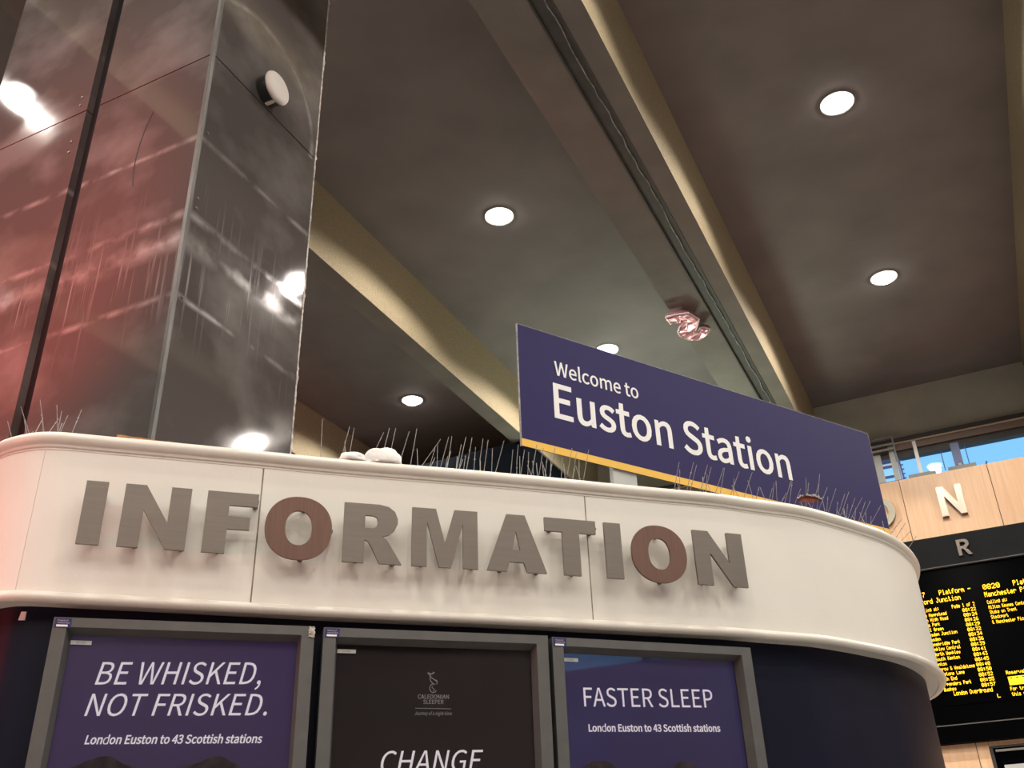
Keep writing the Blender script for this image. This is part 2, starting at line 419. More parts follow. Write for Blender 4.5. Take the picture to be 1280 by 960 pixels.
GLYPHS = {" ":[78,[]],",":[97,[[26,-67,48,-54,64,-38,74,-17,77,7,76,22,70,34,62,42,50,44,41,43,33,38,28,31,26,22,28,12,33,5,41,1,50,-1,54,0,51,-15,44,-28,33,-39,19,-48]]],"-":[121,[[16,86,106,86,106,110,16,110]]],".":[97,[[49,-5,58,-3,65,2,70,10,72,20,70,30,65,37,58,42,49,44,40,42,32,37,27,30,26,20,27,10,32,2,40,-3]]],"0":[194,[[97,-5,130,4,156,29,172,70,177,129,172,187,156,229,130,253,97,261,64,253,39,229,23,187,18,129,23,70,39,29,64,4],[97,21,77,28,62,47,52,81,48,129,52,177,62,211,77,230,97,236,117,230,133,211,143,177,146,129,143,81,133,47,117,28]]],"1":[194,[[31,0,172,0,172,27,120,27,120,257,96,257,85,251,72,246,58,242,42,238,42,218,88,218,88,27,31,27]]],"2":[194,[[15,0,177,0,177,28,106,28,64,25,105,67,137,108,157,147,165,186,159,217,144,241,121,256,90,261,67,259,47,251,30,239,14,224,33,206,44,217,57,227,71,233,86,235,107,231,121,221,130,205,133,185,126,150,104,112,68,68,15,19]]],"3":[194,[[92,-5,124,0,151,15,168,38,175,69,170,93,159,112,142,125,120,134,120,136,139,145,153,158,163,176,166,197,160,224,145,244,121,257,91,261,70,259,52,253,35,243,20,231,37,210,48,221,61,228,75,233,90,235,108,232,122,224,130,211,133,195,130,175,118,160,96,149,62,146,62,121,100,117,125,107,138,91,142,70,138,50,128,35,111,25,90,22,70,24,53,31,39,40,27,51,10,31,24,17,42,6,65,-2]]],"4":[194,[[119,0,149,0,149,71,183,71,183,96,149,96,149,257,114,257,7,92,7,71,119,71],[119,96,40,96,99,184,119,222,121,222,119,175]]],"5":[194,[[92,-5,123,1,150,18,169,46,176,83,170,120,153,146,128,160,98,165,87,165,78,163,69,159,60,155,67,229,163,229,163,257,39,257,30,137,47,126,58,133,68,137,78,140,90,141,112,137,129,126,139,107,143,83,139,57,127,38,110,26,89,22,68,24,51,31,37,40,26,50,9,29,24,17,42,6,64,-2]]],"6":[194,[[105,-5,134,1,157,18,173,45,179,79,174,114,160,139,137,154,108,159,93,157,77,151,63,141,50,129,56,179,70,212,91,229,116,235,127,234,138,230,148,223,157,215,175,235,163,246,149,254,133,259,114,261,79,254,48,230,27,187,20,123,26,67,44,27,71,3],[50,103,63,118,77,128,90,134,103,136,123,132,137,120,146,102,149,79,145,55,136,37,123,25,105,21,84,26,67,42,56,68]]],"7":[194,[[69,0,103,0,108,69,119,127,141,182,178,237,178,257,17,257,17,229,142,229,110,178,88,125,75,67]]],"8":[194,[[98,-5,131,1,156,15,172,36,178,62,175,85,165,104,151,118,135,129,135,131,147,142,158,156,166,174,169,193,164,220,150,242,128,256,99,261,71,256,49,243,34,222,28,195,31,177,39,161,50,147,63,136,63,135,46,123,31,107,20,88,16,64,22,36,39,15,65,1],[116,139,94,149,75,160,62,175,57,195,60,212,69,225,82,234,98,237,117,233,130,224,139,209,142,191,140,177,135,164,127,151],[98,19,77,23,60,33,49,48,44,67,47,84,54,100,66,113,80,125,106,114,127,101,142,85,148,63,144,45,134,31,119,22]]],"9":[194,[[82,-5,117,3,147,28,168,73,175,139,169,193,151,231,123,254,89,261,61,255,37,238,21,212,15,178,20,143,35,118,57,102,86,97,102,100,118,106,132,116,145,129,139,78,125,45,105,28,81,22,69,23,57,27,47,33,38,42,20,22,32,11,46,3,63,-3],[145,155,132,140,118,129,105,123,91,121,71,125,57,137,48,155,46,178,49,202,58,220,72,232,89,236,111,231,128,216,139,190]]],"A":[213,[[1,0,34,0,59,78,153,78,177,0,211,0,124,257,88,257],[67,104,79,144,105,230,106,230,132,144,145,104]]],"B":[230,[[35,0,117,0,156,5,187,19,207,42,214,75,210,99,200,117,183,129,162,137,162,138,178,147,190,159,197,176,200,194,193,223,175,242,147,253,111,257,35,257],[68,148,68,231,107,231,134,229,153,222,164,209,168,190,164,172,153,159,134,151,106,148],[68,26,68,123,112,123,142,120,164,111,178,97,182,76,178,54,164,38,142,29,112,26]]],"C":[223,[[132,-5,155,-2,176,5,195,17,211,32,193,53,180,41,166,32,151,26,133,24,100,31,75,52,59,85,54,129,59,172,76,205,101,226,134,233,150,231,164,226,176,219,187,209,204,230,192,242,175,252,156,259,134,261,89,252,53,226,29,184,20,128,29,72,52,31,88,4]]],"D":[241,[[35,0,101,0,152,9,190,34,212,75,220,129,212,184,189,224,152,248,99,257,35,257],[68,27,68,230,97,230,136,224,165,204,181,172,187,129,181,86,165,54,136,34,97,27]]],"E":[206,[[35,0,187,0,187,28,68,28,68,121,165,121,165,149,68,149,68,229,183,229,183,257,35,257]]],"F":[193,[[35,0,68,0,68,115,166,115,166,143,68,143,68,229,183,229,183,257,35,257]]],"G":[241,[[136,-5,161,-2,182,4,201,13,215,25,215,133,131,133,131,106,186,106,186,39,177,33,165,28,153,25,139,24,103,31,76,52,59,85,54,129,60,172,77,205,104,226,139,233,157,231,171,226,184,218,194,209,212,230,199,241,183,251,162,258,138,261,91,252,54,226,29,184,20,128,29,72,53,31,90,4]]],"H":[255,[[35,0,68,0,68,121,187,121,187,0,220,0,220,257,187,257,187,149,68,149,68,257,35,257]]],"I":[103,[[35,0,68,0,68,257,35,257]]],"J":[187,[[83,-5,115,2,137,19,150,44,154,75,154,257,121,257,121,78,119,54,111,37,98,27,80,24,67,25,55,31,45,40,35,53,12,36,25,18,41,6,60,-2]]],"K":[226,[[35,0,68,0,68,81,112,134,189,0,225,0,132,159,213,257,176,257,68,128,68,128,68,257,35,257]]],"L":[190,[[35,0,180,0,180,28,68,28,68,257,35,257]]],"N":[253,[[35,0,66,0,66,135,62,215,63,215,91,162,185,0,218,0,218,257,187,257,187,123,192,42,190,42,162,95,68,257,35,257]]],"O":[260,[[130,-5,174,5,209,31,231,74,239,129,231,185,209,226,174,252,130,261,86,252,51,226,28,185,20,129,28,74,51,31,86,5],[130,24,98,31,74,52,59,86,54,129,59,172,74,205,98,226,130,233,161,226,185,205,201,172,206,129,201,86,185,52,161,31]]],"P":[222,[[35,0,68,0,68,102,110,102,148,107,178,121,198,146,204,181,198,217,178,240,148,253,109,257,35,257],[68,129,68,230,104,230,134,228,155,220,168,205,172,181,168,158,156,141,135,132,106,129]]],"R":[222,[[68,135,68,230,111,230,137,228,157,220,169,206,173,185,169,163,157,147,137,138,111,135],[176,0,213,0,147,112,171,122,189,137,201,158,205,185,199,219,180,241,152,253,116,257,35,257,35,0,68,0,68,109,114,109]]],"S":[209,[[106,-5,143,1,170,17,188,40,194,68,190,93,178,112,162,126,141,137,104,153,89,159,75,168,65,180,62,196,65,211,75,223,90,230,110,233,127,231,142,226,156,219,168,209,185,230,170,242,152,252,132,259,110,261,77,256,52,242,35,221,29,193,34,169,46,150,63,137,81,127,118,111,135,103,148,94,157,82,161,65,157,48,146,35,130,27,107,24,87,26,68,33,51,43,36,56,17,33,35,18,56,6,80,-2]]],"T":[210,[[89,0,121,0,121,229,199,229,199,257,11,257,11,229,89,229]]],"W":[307,[[63,0,102,0,140,155,153,213,154,213,167,155,206,0,245,0,298,257,267,257,239,117,225,34,223,34,205,117,169,257,140,257,104,117,86,34,85,34,69,117,42,257,9,257]]],"a":[197,[[76,-5,93,-2,109,3,125,12,139,23,140,23,143,0,169,0,169,117,165,149,154,174,133,189,103,195,81,193,61,187,43,179,29,170,41,148,53,156,67,162,82,167,98,168,117,164,129,154,136,138,137,120,85,111,49,97,28,77,21,49,25,26,36,10,54,-1],[85,21,72,23,61,28,54,38,51,51,56,68,70,82,97,92,137,99,137,46,124,35,111,28,98,23]]],"c":[179,[[107,-5,124,-3,140,2,155,9,169,19,155,41,145,34,134,28,123,24,110,22,86,27,67,42,55,65,51,95,56,125,68,148,87,163,111,168,122,167,131,164,140,158,149,152,165,173,154,181,142,188,127,193,110,195,75,188,46,169,26,137,18,95,25,53,44,22,72,2]]],"d":[217,[[97,-5,114,-2,129,3,143,12,155,22,156,22,159,0,185,0,185,279,153,279,153,206,154,173,142,182,130,189,116,194,101,195,70,188,43,168,25,137,19,95,24,53,40,21,65,2],[104,22,82,27,65,42,55,65,51,95,56,125,68,148,85,163,106,168,118,167,130,163,141,157,153,148,153,48,141,37,129,29,117,24]]],"e":[194,[[109,-5,127,-3,144,1,158,7,172,15,160,36,149,30,138,25,126,22,113,21,88,26,68,39,55,60,50,88,178,88,179,106,174,143,160,171,136,189,103,195,72,188,44,168,25,137,18,95,25,53,45,22,74,2],[49,110,56,135,68,154,85,166,104,169,124,166,139,154,148,136,151,110]]],"f":[114,[[12,164,37,164,37,0,69,0,69,164,110,164,110,190,69,190,69,220,71,236,76,248,84,255,96,258,118,252,125,277,118,280,110,282,102,283,93,283,68,279,51,266,41,247,37,221,37,190,12,188]]],"g":[197,[[96,-88,136,-82,166,-68,186,-47,193,-22,188,-1,176,13,155,21,126,23,89,23,73,25,63,29,57,36,56,44,57,51,59,57,63,62,68,67,75,64,82,62,89,61,96,60,123,65,145,78,160,99,166,126,164,138,161,149,156,158,150,166,189,166,189,190,123,190,96,195,69,190,46,177,31,155,25,127,27,111,33,97,41,85,50,76,50,75,42,68,35,60,31,50,29,39,30,29,34,20,39,13,46,8,46,6,34,-3,25,-13,20,-25,18,-37,24,-58,40,-74,65,-84],[96,82,80,85,68,94,59,108,56,127,59,146,68,160,80,169,96,172,112,169,125,160,133,146,137,127,133,108,125,94,112,85],[101,-65,78,-63,60,-56,50,-46,46,-32,47,-24,50,-16,56,-8,65,0,90,-3,123,-3,139,-4,151,-8,159,-16,161,-27,157,-41,145,-54,126,-62]]],"h":[213,[[32,0,64,0,64,138,78,151,90,160,103,165,116,167,133,164,144,155,150,139,152,116,152,0,184,0,184,120,181,152,170,176,152,190,126,195,108,193,91,186,77,176,63,163,64,202,64,279,32,279]]],"i":[96,[[32,0,64,0,64,190,32,190],[48,229,57,231,64,235,68,242,70,251,68,259,64,266,57,270,48,271,40,270,33,266,29,259,27,251,29,242,33,235,40,231]]],"k":[193,[[32,0,64,0,64,50,99,92,155,0,190,0,118,113,181,190,146,190,65,90,64,90,64,279,32,279]]],"l":[99,[[66,-5,84,-2,80,23,73,22,70,23,67,25,65,29,64,36,64,279,32,279,32,38,34,20,40,7,51,-2]]],"m":[324,[[32,0,64,0,64,138,77,151,89,160,101,165,112,167,128,164,139,155,145,139,147,116,147,0,179,0,179,138,192,151,204,160,216,165,227,167,243,164,254,155,260,139,263,116,263,0,294,0,294,120,291,152,280,176,262,190,237,195,220,192,204,185,189,173,174,159,167,174,156,185,141,192,121,195,105,193,90,186,75,175,62,162,62,162,58,190,32,190]]],"n":[214,[[32,0,64,0,64,138,78,151,90,160,103,165,116,167,133,164,144,155,150,139,152,116,152,0,184,0,184,120,181,152,170,176,152,190,126,195,108,193,91,186,76,175,62,162,62,162,58,190,32,190]]],"o":[212,[[106,-5,139,2,167,22,187,53,194,95,187,137,167,169,139,188,106,195,73,188,45,169,25,137,18,95,25,53,45,22,73,2],[106,22,84,27,66,42,55,65,51,95,55,125,66,148,84,163,106,168,129,163,146,148,157,125,161,95,157,65,146,42,129,27]]],"p":[217,[[32,-80,64,-80,64,-16,63,18,76,8,90,1,103,-3,116,-5,147,2,173,22,192,55,199,98,194,138,179,169,155,188,123,195,107,193,91,187,76,178,62,168,62,168,58,190,32,190],[111,22,100,23,89,27,77,33,64,42,64,142,78,153,91,161,103,166,115,168,138,163,154,149,163,127,165,98,161,66,150,42,132,28]]],"r":[136,[[32,0,64,0,64,122,75,143,87,156,100,164,112,166,131,163,137,191,116,195,101,192,86,184,73,172,62,155,62,155,58,190,32,190]]],"s":[164,[[82,-5,112,0,133,12,146,30,151,52,146,75,132,90,114,101,93,110,78,116,65,122,56,131,52,143,54,153,61,162,72,168,88,170,100,169,111,165,121,160,131,153,146,173,134,182,120,189,104,193,87,195,59,191,39,179,26,162,22,141,27,120,39,105,57,94,77,86,93,80,107,72,117,63,120,50,118,38,111,29,99,23,83,20,67,22,53,27,39,34,27,43,11,22,26,11,43,3,62,-3]]],"t":[132,[[92,-5,101,-4,110,-2,119,0,127,2,121,27,99,21,85,24,76,31,71,42,70,58,70,164,121,164,121,190,70,190,70,244,43,244,40,190,9,188,9,164,38,164,38,59,41,33,50,13,66,0]]],"u":[213,[[88,-5,106,-2,122,5,137,16,151,30,152,30,154,0,181,0,181,190,149,190,149,55,136,41,124,31,111,25,97,23,81,26,70,35,64,51,62,74,62,190,29,190,29,70,33,38,44,14,62,0]]],"w":[281,[[62,0,99,0,126,102,139,157,141,157,154,103,181,0,220,0,272,190,241,190,213,80,202,27,200,27,187,80,157,190,126,190,96,80,83,27,82,27,70,80,42,190,9,190]]],"y":[182,[[35,-82,61,-77,80,-63,95,-42,106,-16,178,190,147,190,112,85,97,31,95,31,76,85,38,190,5,190,81,0,77,-15,70,-31,60,-44,49,-53,34,-56,19,-53,13,-78]]]}

CAPH = 257.0
def text_contours(txt, cap, width=None, shear=0.0, track=0.0, xscale=1.0):
    k = cap / CAPH
    x = 0.0; out = []
    first = None; last = 0
    for ch in txt:
        adv, cs = GLYPHS[ch]
        for c in cs:
            pts = [(x + c[i] + shear * c[i + 1], c[i + 1]) for i in range(0, len(c), 2)]
            mn = min(p[0] for p in pts)
            first = mn if first is None else min(first, mn)
            last = max(last, max(p[0] for p in pts))
            out.append(pts)
        x += adv + track
    w = (last - first)
    kx = (width / w) if width else k * xscale
    return [[((p[0] - first) * kx, p[1] * k) for p in c] for c in out]

def plane_map(vs, o, dx, dz, dn):
    o, dx, dz, dn = Vector(o), Vector(dx), Vector(dz), Vector(dn)
    return [o + dx * v[0] + dz * v[1] + dn * v[2] for v in vs]

# ------------------------------------------------------------------ the hall (structure)
ROT = -AZ
SOF, TOPZ = 9.0, 10.0

def sroot(name):
    return thing(name, None, None, (0, 0, 0), ROT, kind='structure')

fl = MB(); fl.box(-17, 14, -13, 17.5, -0.1, 0.0)
tag(fl.obj('floor', MT['floor'], rotz=ROT, loc=(0, 0, 0)), kind='structure')

ceil = sroot('ceiling')
# coffer panels between the beams
coffers = [(-15.5, -13.95), (-13.6, -10.45), (-10.15, -6.65), (-6.30, -2.92), (-1.86, 1.82), (2.15, 5.6), (5.95, 9.4), (9.75, 14.0)]
for i, (a, b) in enumerate(coffers):
    m = MB(); m.box(a - 0.1, b + 0.1, -13, 17.75, TOPZ, TOPZ + 0.12)
    m.obj('coffer_panel', MT['concrete'], ceil)

def beam(xl, xr, y0=-13, y1=17.75, grooved=False):
    """slightly tapered rib: soffit at 9 m, textured sides up to the coffer panels"""
    d = 0.09
    root = None
    if not grooved:
        m = MB()
        m.add([(xl, y0, SOF), (xr, y0, SOF), (xr, y1, SOF), (xl, y1, SOF), (xl + d, y0, SOF + .05), (xr - d, y0, SOF + .05), (xr - d, y1, SOF + .05), (xl + d, y1, SOF + .05)],
              [(0, 1, 2, 3), (4, 7, 6, 5), (0, 4, 5, 1), (1, 5, 6, 2), (2, 6, 7, 3), (3, 7, 4, 0)])
        s = m.obj('beam_soffit', MT['beam'], ceil)
    else:
        m = MB()
        gx0, gx1 = -2.375, -2.165
        m.box(xl, gx0, y0, y1, SOF, SOF + 0.05)
        m.box(gx1, xr, y0, y1, SOF, SOF + 0.05)
        m.obj('beam_soffit', MT['beam'], ceil)
        g = MB(); g.box(gx0, gx1, y0, y1, SOF + 0.035, SOF + 0.06)
        g.box(gx0, gx0 + 0.018, y0, y1, SOF - 0.012, SOF + 0.04)
        g.box(gx1 - 0.018, gx1, y0, y1, SOF - 0.012, SOF + 0.04)
        g.obj('movement_joint', MT['groove'], ceil)
        # ragged pale sealant bead hanging out of the joint
        sb = MB(); pts = []; y = 1.0
        while y < 17.6:
            pts.append((-2.235 + random.uniform(-.012, .012), y, SOF + 0.02 + random.uniform(-.012, .01))); y += 0.14
        sb.tube(pts, 0.007, 5)
        sb.obj('sealant_bead', MT['sealant'], ceil)
    for sx, x in ((-1, xl), (1, xr)):
        m = MB()
        x2 = x - sx * 0.0
        tx = x + sx * 0.07
        m.add([(x, y0, SOF), (x, y1, SOF), (tx, y1, TOPZ), (tx, y0, TOPZ), (x - sx * .06, y0, SOF + .001), (x - sx * .06, y1, SOF + .001), (tx - sx * .06, y1, TOPZ), (tx - sx * .06, y0, TOPZ)],
              [(0, 1, 2, 3), (7, 6, 5, 4), (0, 4, 5, 1), (1, 5, 6, 2), (2, 6, 7, 3), (3, 7, 4, 0)])
        m.obj('beam_side', MT['beamside'], ceil)

beam(-13.95 + .07, -13.6 - .07)
beam(-10.45 + .05, -10.22)
beam(-6.65, -6.37)
beam(-2.85, -1.93, grooved=True)
beam(1.86, 2.08)
beam(5.67, 5.88)
beam(9.47, 9.68)
# end walls of the coffers above the far clerestory
ew = MB(); ew.box(-15.5, 14, 17.60, 17.75, SOF, TOPZ + .1)
ew.obj('end_face', MT['endface'], ceil)
es = MB(); es.box(-15.5, 14, -13.1, -12.95, SOF, TOPZ + .1)
es.obj('end_face', MT['concrete'], ceil)

# side walls and wall behind us
def wall_with_window(name, side):
    pass
wl_ = MB(); wl_.box(-15.6, -15.4, -13, 17.6, 0, 10.1)
tag(wl_.obj('wall_left', MT['wall'], rotz=ROT, loc=(0, 0, 0)), kind='structure')
wr = MB()
wr.box(13.9, 14.1, -13, 17.6, 0, 5.82); wr.box(13.9, 14.1, -13, 17.6, 7.3, 10.1)
wr.box(13.9, 14.1, -13, -6.0, 5.82, 7.3); wr.box(13.9, 14.1, 6.0, 17.6, 5.82, 7.3)
tag(wr.obj('wall_right', MT['wall'], rotz=ROT, loc=(0, 0, 0)), kind='structure')
win2 = sroot('window_2')
g = MB(); g.box(13.99, 14.0, -6, 6, 5.82, 7.3); g.obj('pane', MT['glass'], win2)
for k in range(7):
    g = MB(); yy = -6 + k * 2; g.box(13.88, 14.08, yy - .06, yy + .06, 5.82, 7.3); g.obj('mullion', MT['bronze'], win2)
wf = MB(); wf.box(-15.5, 14, -13.1, -12.9, 0, 10.1)
tag(wf.obj('wall_front', MT['wall'], rotz=ROT, loc=(0, 0, 0)), kind='structure')

# dark glazed block that closes the hall beyond the second rib on the left
dk = sroot('wall_inner')
m = MB(); m.box(-15.4, -6.40, 14.2, 14.35, 0, SOF - 0.005); m.obj('dark_panel', MT['darkwall'], dk)
m = MB(); m.box(-6.52, -6.40, 14.35, 17.55, 0, SOF - 0.005); m.obj('dark_panel', MT['darkwall'], dk)

# far wall
WY = 17.5
back = sroot('wall_back')
def wbox(name, x0, x1, z0, z1, m, dy=0.0, th=0.06, parent=None):
    b = MB(); b.box(x0, x1, WY - dy, WY - dy + th, z0, z1)
    return b.obj(name, m, parent or back)
# upper row of veneer panels
joints = [-6.4, -4.9, -3.5, -2.07, -0.67, 0.77, 2.2, 3.63, 5.06, 6.5, 8.0, 9.5, 11, 12.5, 14]
for a, b in zip(joints[:-1], joints[1:]):
    wbox('wood_panel', a + 0.006, b - 0.006, 7.03, 8.21, MT['wood'])
jl = [-6.4, -4.9, -3.5, -2.07, -0.475, 2.2, 3.63, 5.06, 6.5, 8.0, 9.5, 11, 12.5, 14]
for a, b in zip(jl[:-1], jl[1:]):
    if a < -0.1 < b or abs(a + .475) < .01: 
        wbox('wood_panel', a + 0.006, -0.30, 0.0, 3.77, MT['wood'])
        wbox('wood_panel', -0.294, b - 0.006, 3.705, 3.77, MT['wood'])
        wbox('wood_panel', -0.294, b - 0.006, 0.0, 2.9, MT['wood'])
    else:
        wbox('wood_panel', a + 0.006, b - 0.006, 0.0, 3.77, MT['wood'])
bk = MB(); bk.box(-6.5, 14, WY + .055, WY + .12, 0, 8.21); bk.box(-15.5, -6.4, WY + .0, WY + .12, 0, 9.9); bk.obj('backing', MT['joint'], back)
# dark shop opening under the board, with its pale blind rail
op = thing('window_2_low', None, None, H(1.0, WY, 2.9), ROT, kind='structure')
op.name = 'window_3'
m = MB(); m.box(-1.29, 1.15, 0.02, .05, 0, .80); m.obj('dark_glass', MT['black'], op)
m = MB(); m.box(-1.29, 1.15, -0.03, .02, .77, .80); m.box(-1.29, -1.25, -0.03, .02, 0, .77); m.obj('frame', MT['bronze'], op)
m = MB(); m.box(-1.22, 1.1, -0.02, .02, .715, .745); m.obj('blind_rail', MT['midgrey'], op)
m = MB(); m.box(-1.15, 1.1, -0.02, .02, .42, .52); m.obj('lower_rail', MT['grey'], op)

# window head: dark soffit, brown band with a pale edge, black head
for nm, z0, z1, dy, mt in (('trim_1', 8.925, 9.0, 0.02, 'bronze'), ('trim_2', 8.90, 8.925, 0.0, 'brightedge'), ('trim_3', 8.78, 8.90, -0.03, 'brownband'), ('trim_4', 8.655, 8.78, -0.08, 'bronze')):
    b = MB(); b.box(-6.4, 14, WY - dy, WY + 0.25, z0, z1)
    tag(b.obj(nm, MT[mt], rotz=ROT, loc=(0, 0, 0)), kind='structure')

# clerestory window
w1 = sroot('window_1')
for a, b in ((-6.4, -0.99), (-0.60, -0.25), (-0.25, 0.37), (0.37, 2.4), (2.4, 14)):
    g = MB(); g.box(a, b, WY + .20, WY + .205, 8.21, 8.66); g.obj('pane', MT['glass'], w1)
# white mullion on a grey base block, blue-grey mullion on a second block
m = MB(); m.box(-0.305, -0.245, WY + .02, WY + .09, 8.27, 9.0); m.obj('mullion', MT['whitepaint'], w1)
m = MB(); m.box(0.29, 0.43, WY + .04, WY + .12, 8.26, 8.72); m.obj('mullion', MT['bluegrey'], w1)
m = MB(); m.box(-0.49, -0.03, WY - .0, WY + .15, 8.21, 8.272); m.obj('base_block', MT['midgrey'], w1)
m = MB(); m.box(0.165, 0.62, WY - .0, WY + .15, 8.21, 8.275); m.obj('base_block', MT['midgrey'], w1)
m = MB(); m.box(0.345, 0.395, WY - .01, WY + .04, 8.272, 8.31); m.obj('foot', MT['grey'], w1)
for x in (0.12, 0.52):                                      # bead chains either side of the mullion
    m = MB(); z = 8.28
    while z < 8.66:
        m.box(x - .009, x + .009, WY + .10, WY + .115, z, z + .02); z += .031
    m.obj('bead_chain', MT['blue'], w1)
for x in (2.4, 5.2, 8.0, 11.0):
    m = MB(); m.box(x - .05, x + .05, WY + .04, WY + .12, 8.21, 8.72); m.obj('mullion', MT['bluegrey'], w1)
m = MB(); m.box(0.775, 0.80, WY + .12, WY + .14, 8.21, 8.31); m.box(0.76, 0.80, WY + .12, WY + .14, 8.25, 8.27); m.obj('catch', MT['blue'], w1)

# grey steel service frame at the left end of the clerestory
sf = thing('steel_service_frame', 'grey steel frame with rails and posts at the end of the high window', 'frame', H(-0.82, WY + .07, 8.21), ROT)
def sbox(name, x0, x1, z0, z1, m, y0=-.05, y1=.0, lean=0.0):
    b = MB(); b.add([(x0, y0, z0), (x1, y0, z0), (x1, y1, z0), (x0, y1, z0), (x0 + lean, y0, z1), (x1 + lean, y0, z1), (x1 + lean, y1, z1), (x0 + lean, y1, z1)],
                    [(0, 3, 2, 1), (4, 5, 6, 7), (0, 1, 5, 4), (1, 2, 6, 5), (2, 3, 7, 6), (3, 0, 4, 7)])
    return b.obj(name, m, sf)
sbox('post', .195, .222, 0, .86, MT['midgrey'], -.10, -.06)
sbox('post', .095, .185, 0, .72, MT['grey'], -.04, .01)
sbox('post', -.42, -.06, 0, .80, MT['grey'], -.02, .03)
for z in (.815, .68, .585): sbox('rail', -.42, .20, z, z + .032, MT['midgrey'], -.12, -.08)
for z in (.43, .31, .12): sbox('blue_rail', -.06, .10, z - .02, z + .018, MT['blue'], -.02, .02)
sbox('white_rail', -.06, .10, .32, .37, MT['whitepaint'], .02, .04)
sbox('blue_stay', .235, .262, 0, .44, MT['blue'], -.02, .02, lean=-.02)
for k in range(5): sbox('brace', .225, .285, .03 + k * .085, .05 + k * .085, MT['blue'], -.03, -.01)
sbox('base_rail', -.42, .24, .0, .018, MT['bluegrey'], -.05, .04)

# ------------------------------------------------------------------ letters on the far wall
def flat_letter(name, contours, w, h, depth, loc, m, label, cat='letter', mside=None, group=None):
    vs, fs = shape_from_contours([[(x * w, y * h) for x, y in c] for c in contours], depth)
    pts = [(v[0] - w / 2, -v[2], v[1]) for v in vs]
    o = mesh_obj(name, pts, fs, m)
    o.location = loc; o.rotation_euler = (0, 0, ROT)
    if mside:
        o.data.materials.append(mside)
        for p in o.data.polygons:
            if abs(p.normal.y) < 0.5: p.material_index = 1
    return tag(o, label, cat, group)

def ell(cx, cy, rx, ry, n=40, e=1.0):
    out = []
    for k in range(n):
        a = 2 * math.pi * k / n
        c, s = math.cos(a), math.sin(a)
        out.append((cx + rx * math.copysign(abs(c) ** e, c), cy + ry * math.copysign(abs(s) ** e, s)))
    return out
N_thin = [[(0, 0), (0, 1), (.27, 1), (.74, .38), (.74, 1), (1, 1), (1, 0), (.76, 0), (.26, .66), (.26, 0)]]
O_thin = [ell(.5, .5, .5, .5), ell(.5, .5, .29, .34)]
R_thin = [[(0, 0), (0, 1), (.5, 1), (.72, .97), (.86, .87), (.90, .73), (.86, .58), (.72, .47), (.62, .44), (1, 0), (.72, 0), (.38, .41), (.25, .41), (.25, 0)],
          [(.25, .83), (.48, .83), (.60, .80), (.65, .72), (.60, .64), (.48, .58), (.25, .58)]]
flat_letter('metal_letter', N_thin, .40, .53, .10, H(0.085, WY, 7.385), MT['steel'], 'satin steel capital N standing off the high wood panelling', mside=MT['sidesteel'])
flat_letter('metal_letter', O_thin, .52, .55, .10, H(-1.10, WY, 7.38), MT['steel'], 'satin steel capital O half hidden by the purple sign', mside=MT['sidesteel'])
flat_letter('metal_letter', R_thin, .21, .27, .05, H(0.09, WY - .19, 6.635), MT['letter'], 'small grey capital R on the black band above the departure board')

# ------------------------------------------------------------------ departure board
FONT5 = {  # 5x7 dots, rows top to bottom
 'A':'0E11111F111111','B':'1E11111E11111E','C':'0E11101010110E','D':'1E11111111111E','E':'1F10101E10101F','F':'1F10101E101010','I':'0E04040404040E','Y':'11110A04040404','G':'0E11101713110F','H':'1111111F111111','J':'0702020202120C','K':'11121418141211','L':'1010101010101F','M':'111B1515111111','N':'11191513111111','O':'0E11111111110E','P':'1E11111E101010','Q':'0E11111115120D','R':'1E11111E141211','S':'0F10100E01011E','T':'1F040404040404','W':'1111111515150A','&':'0C12140815120D','-':'0000001F000000','.':'00000000000C0C',':':'000C0C000C0C00',' ':'00000000000000',
 '0':'0E11131519110E','1':'040C040404040E','2':'0E11010204081F','3':'1F02040201110E','4':'02060A121F0202','5':'1F101E0101110E','6':'0608101E11110E','7':'1F010204080808','8':'0E11110E11110E','9':'0E11110F01020C',
 'a':'00000E010F110F','b':'10101619111E00','c':'00000E1010110E','d':'01010D1311110F','e':'00000E111F100E','f':'0609081C080808','g':'000F11110F010E','h':'10101619111111','i':'04000C0404040E','k':'10101214181412','l':'0C04040404040E','m':'00001A15151111','n':'00001619111111','o':'00000E1111110E','p':'00001E111E1010','r':'00001619101010','s':'00000E100E011E','t':'08081C0808090606'[:14],'u':'0000111111130D','v':'00001111110A04','w':'0000111115150A','x':'0000110A040A11','y':'000011110F010E','z':'00001F0204081F',
}
bd = thing('departure_board', 'wide black electronic departure board with amber lettering under the black fascia', 'departure board', H(2.6, WY, 3.77), ROT)
def bloc(x0, x1, z0, z1, m, name, y0=-.14, y1=.0, parent=bd):
    b = MB(); b.box(x0 - 2.6, x1 - 2.6, y0, y1, z0 - 3.77, z1 - 3.77)
    return b.obj(name, m, parent)
bloc(-6.3, 13.8, 6.52, 7.03, MT['black2'], 'top_fascia', -.19)
bloc(-6.3, 13.8, 6.505, 6.52, MT['seamgrey'], 'silver_edge', -.195)
bloc(-6.3, 13.8, 3.77, 6.505, MT['black'], 'housing', -.12)
bloc(-6.3, 13.8, 4.03, 4.045, MT['seamgrey'], 'lower_edge', -.16)
bloc(-6.3, 13.8, 3.77, 4.03, MT['black'], 'bottom_fascia', -.15)
scr_edges = [(-2.66, -1.83), (-1.75, -0.93), (-0.84, 0.085), (0.15, 1.07), (1.14, 2.06), (2.13, 3.05), (3.12, 4.04)]
for a, b in scr_edges: bloc(a, b, 4.33, 6.25, MT['black'], 'screen', -.135, -.12)
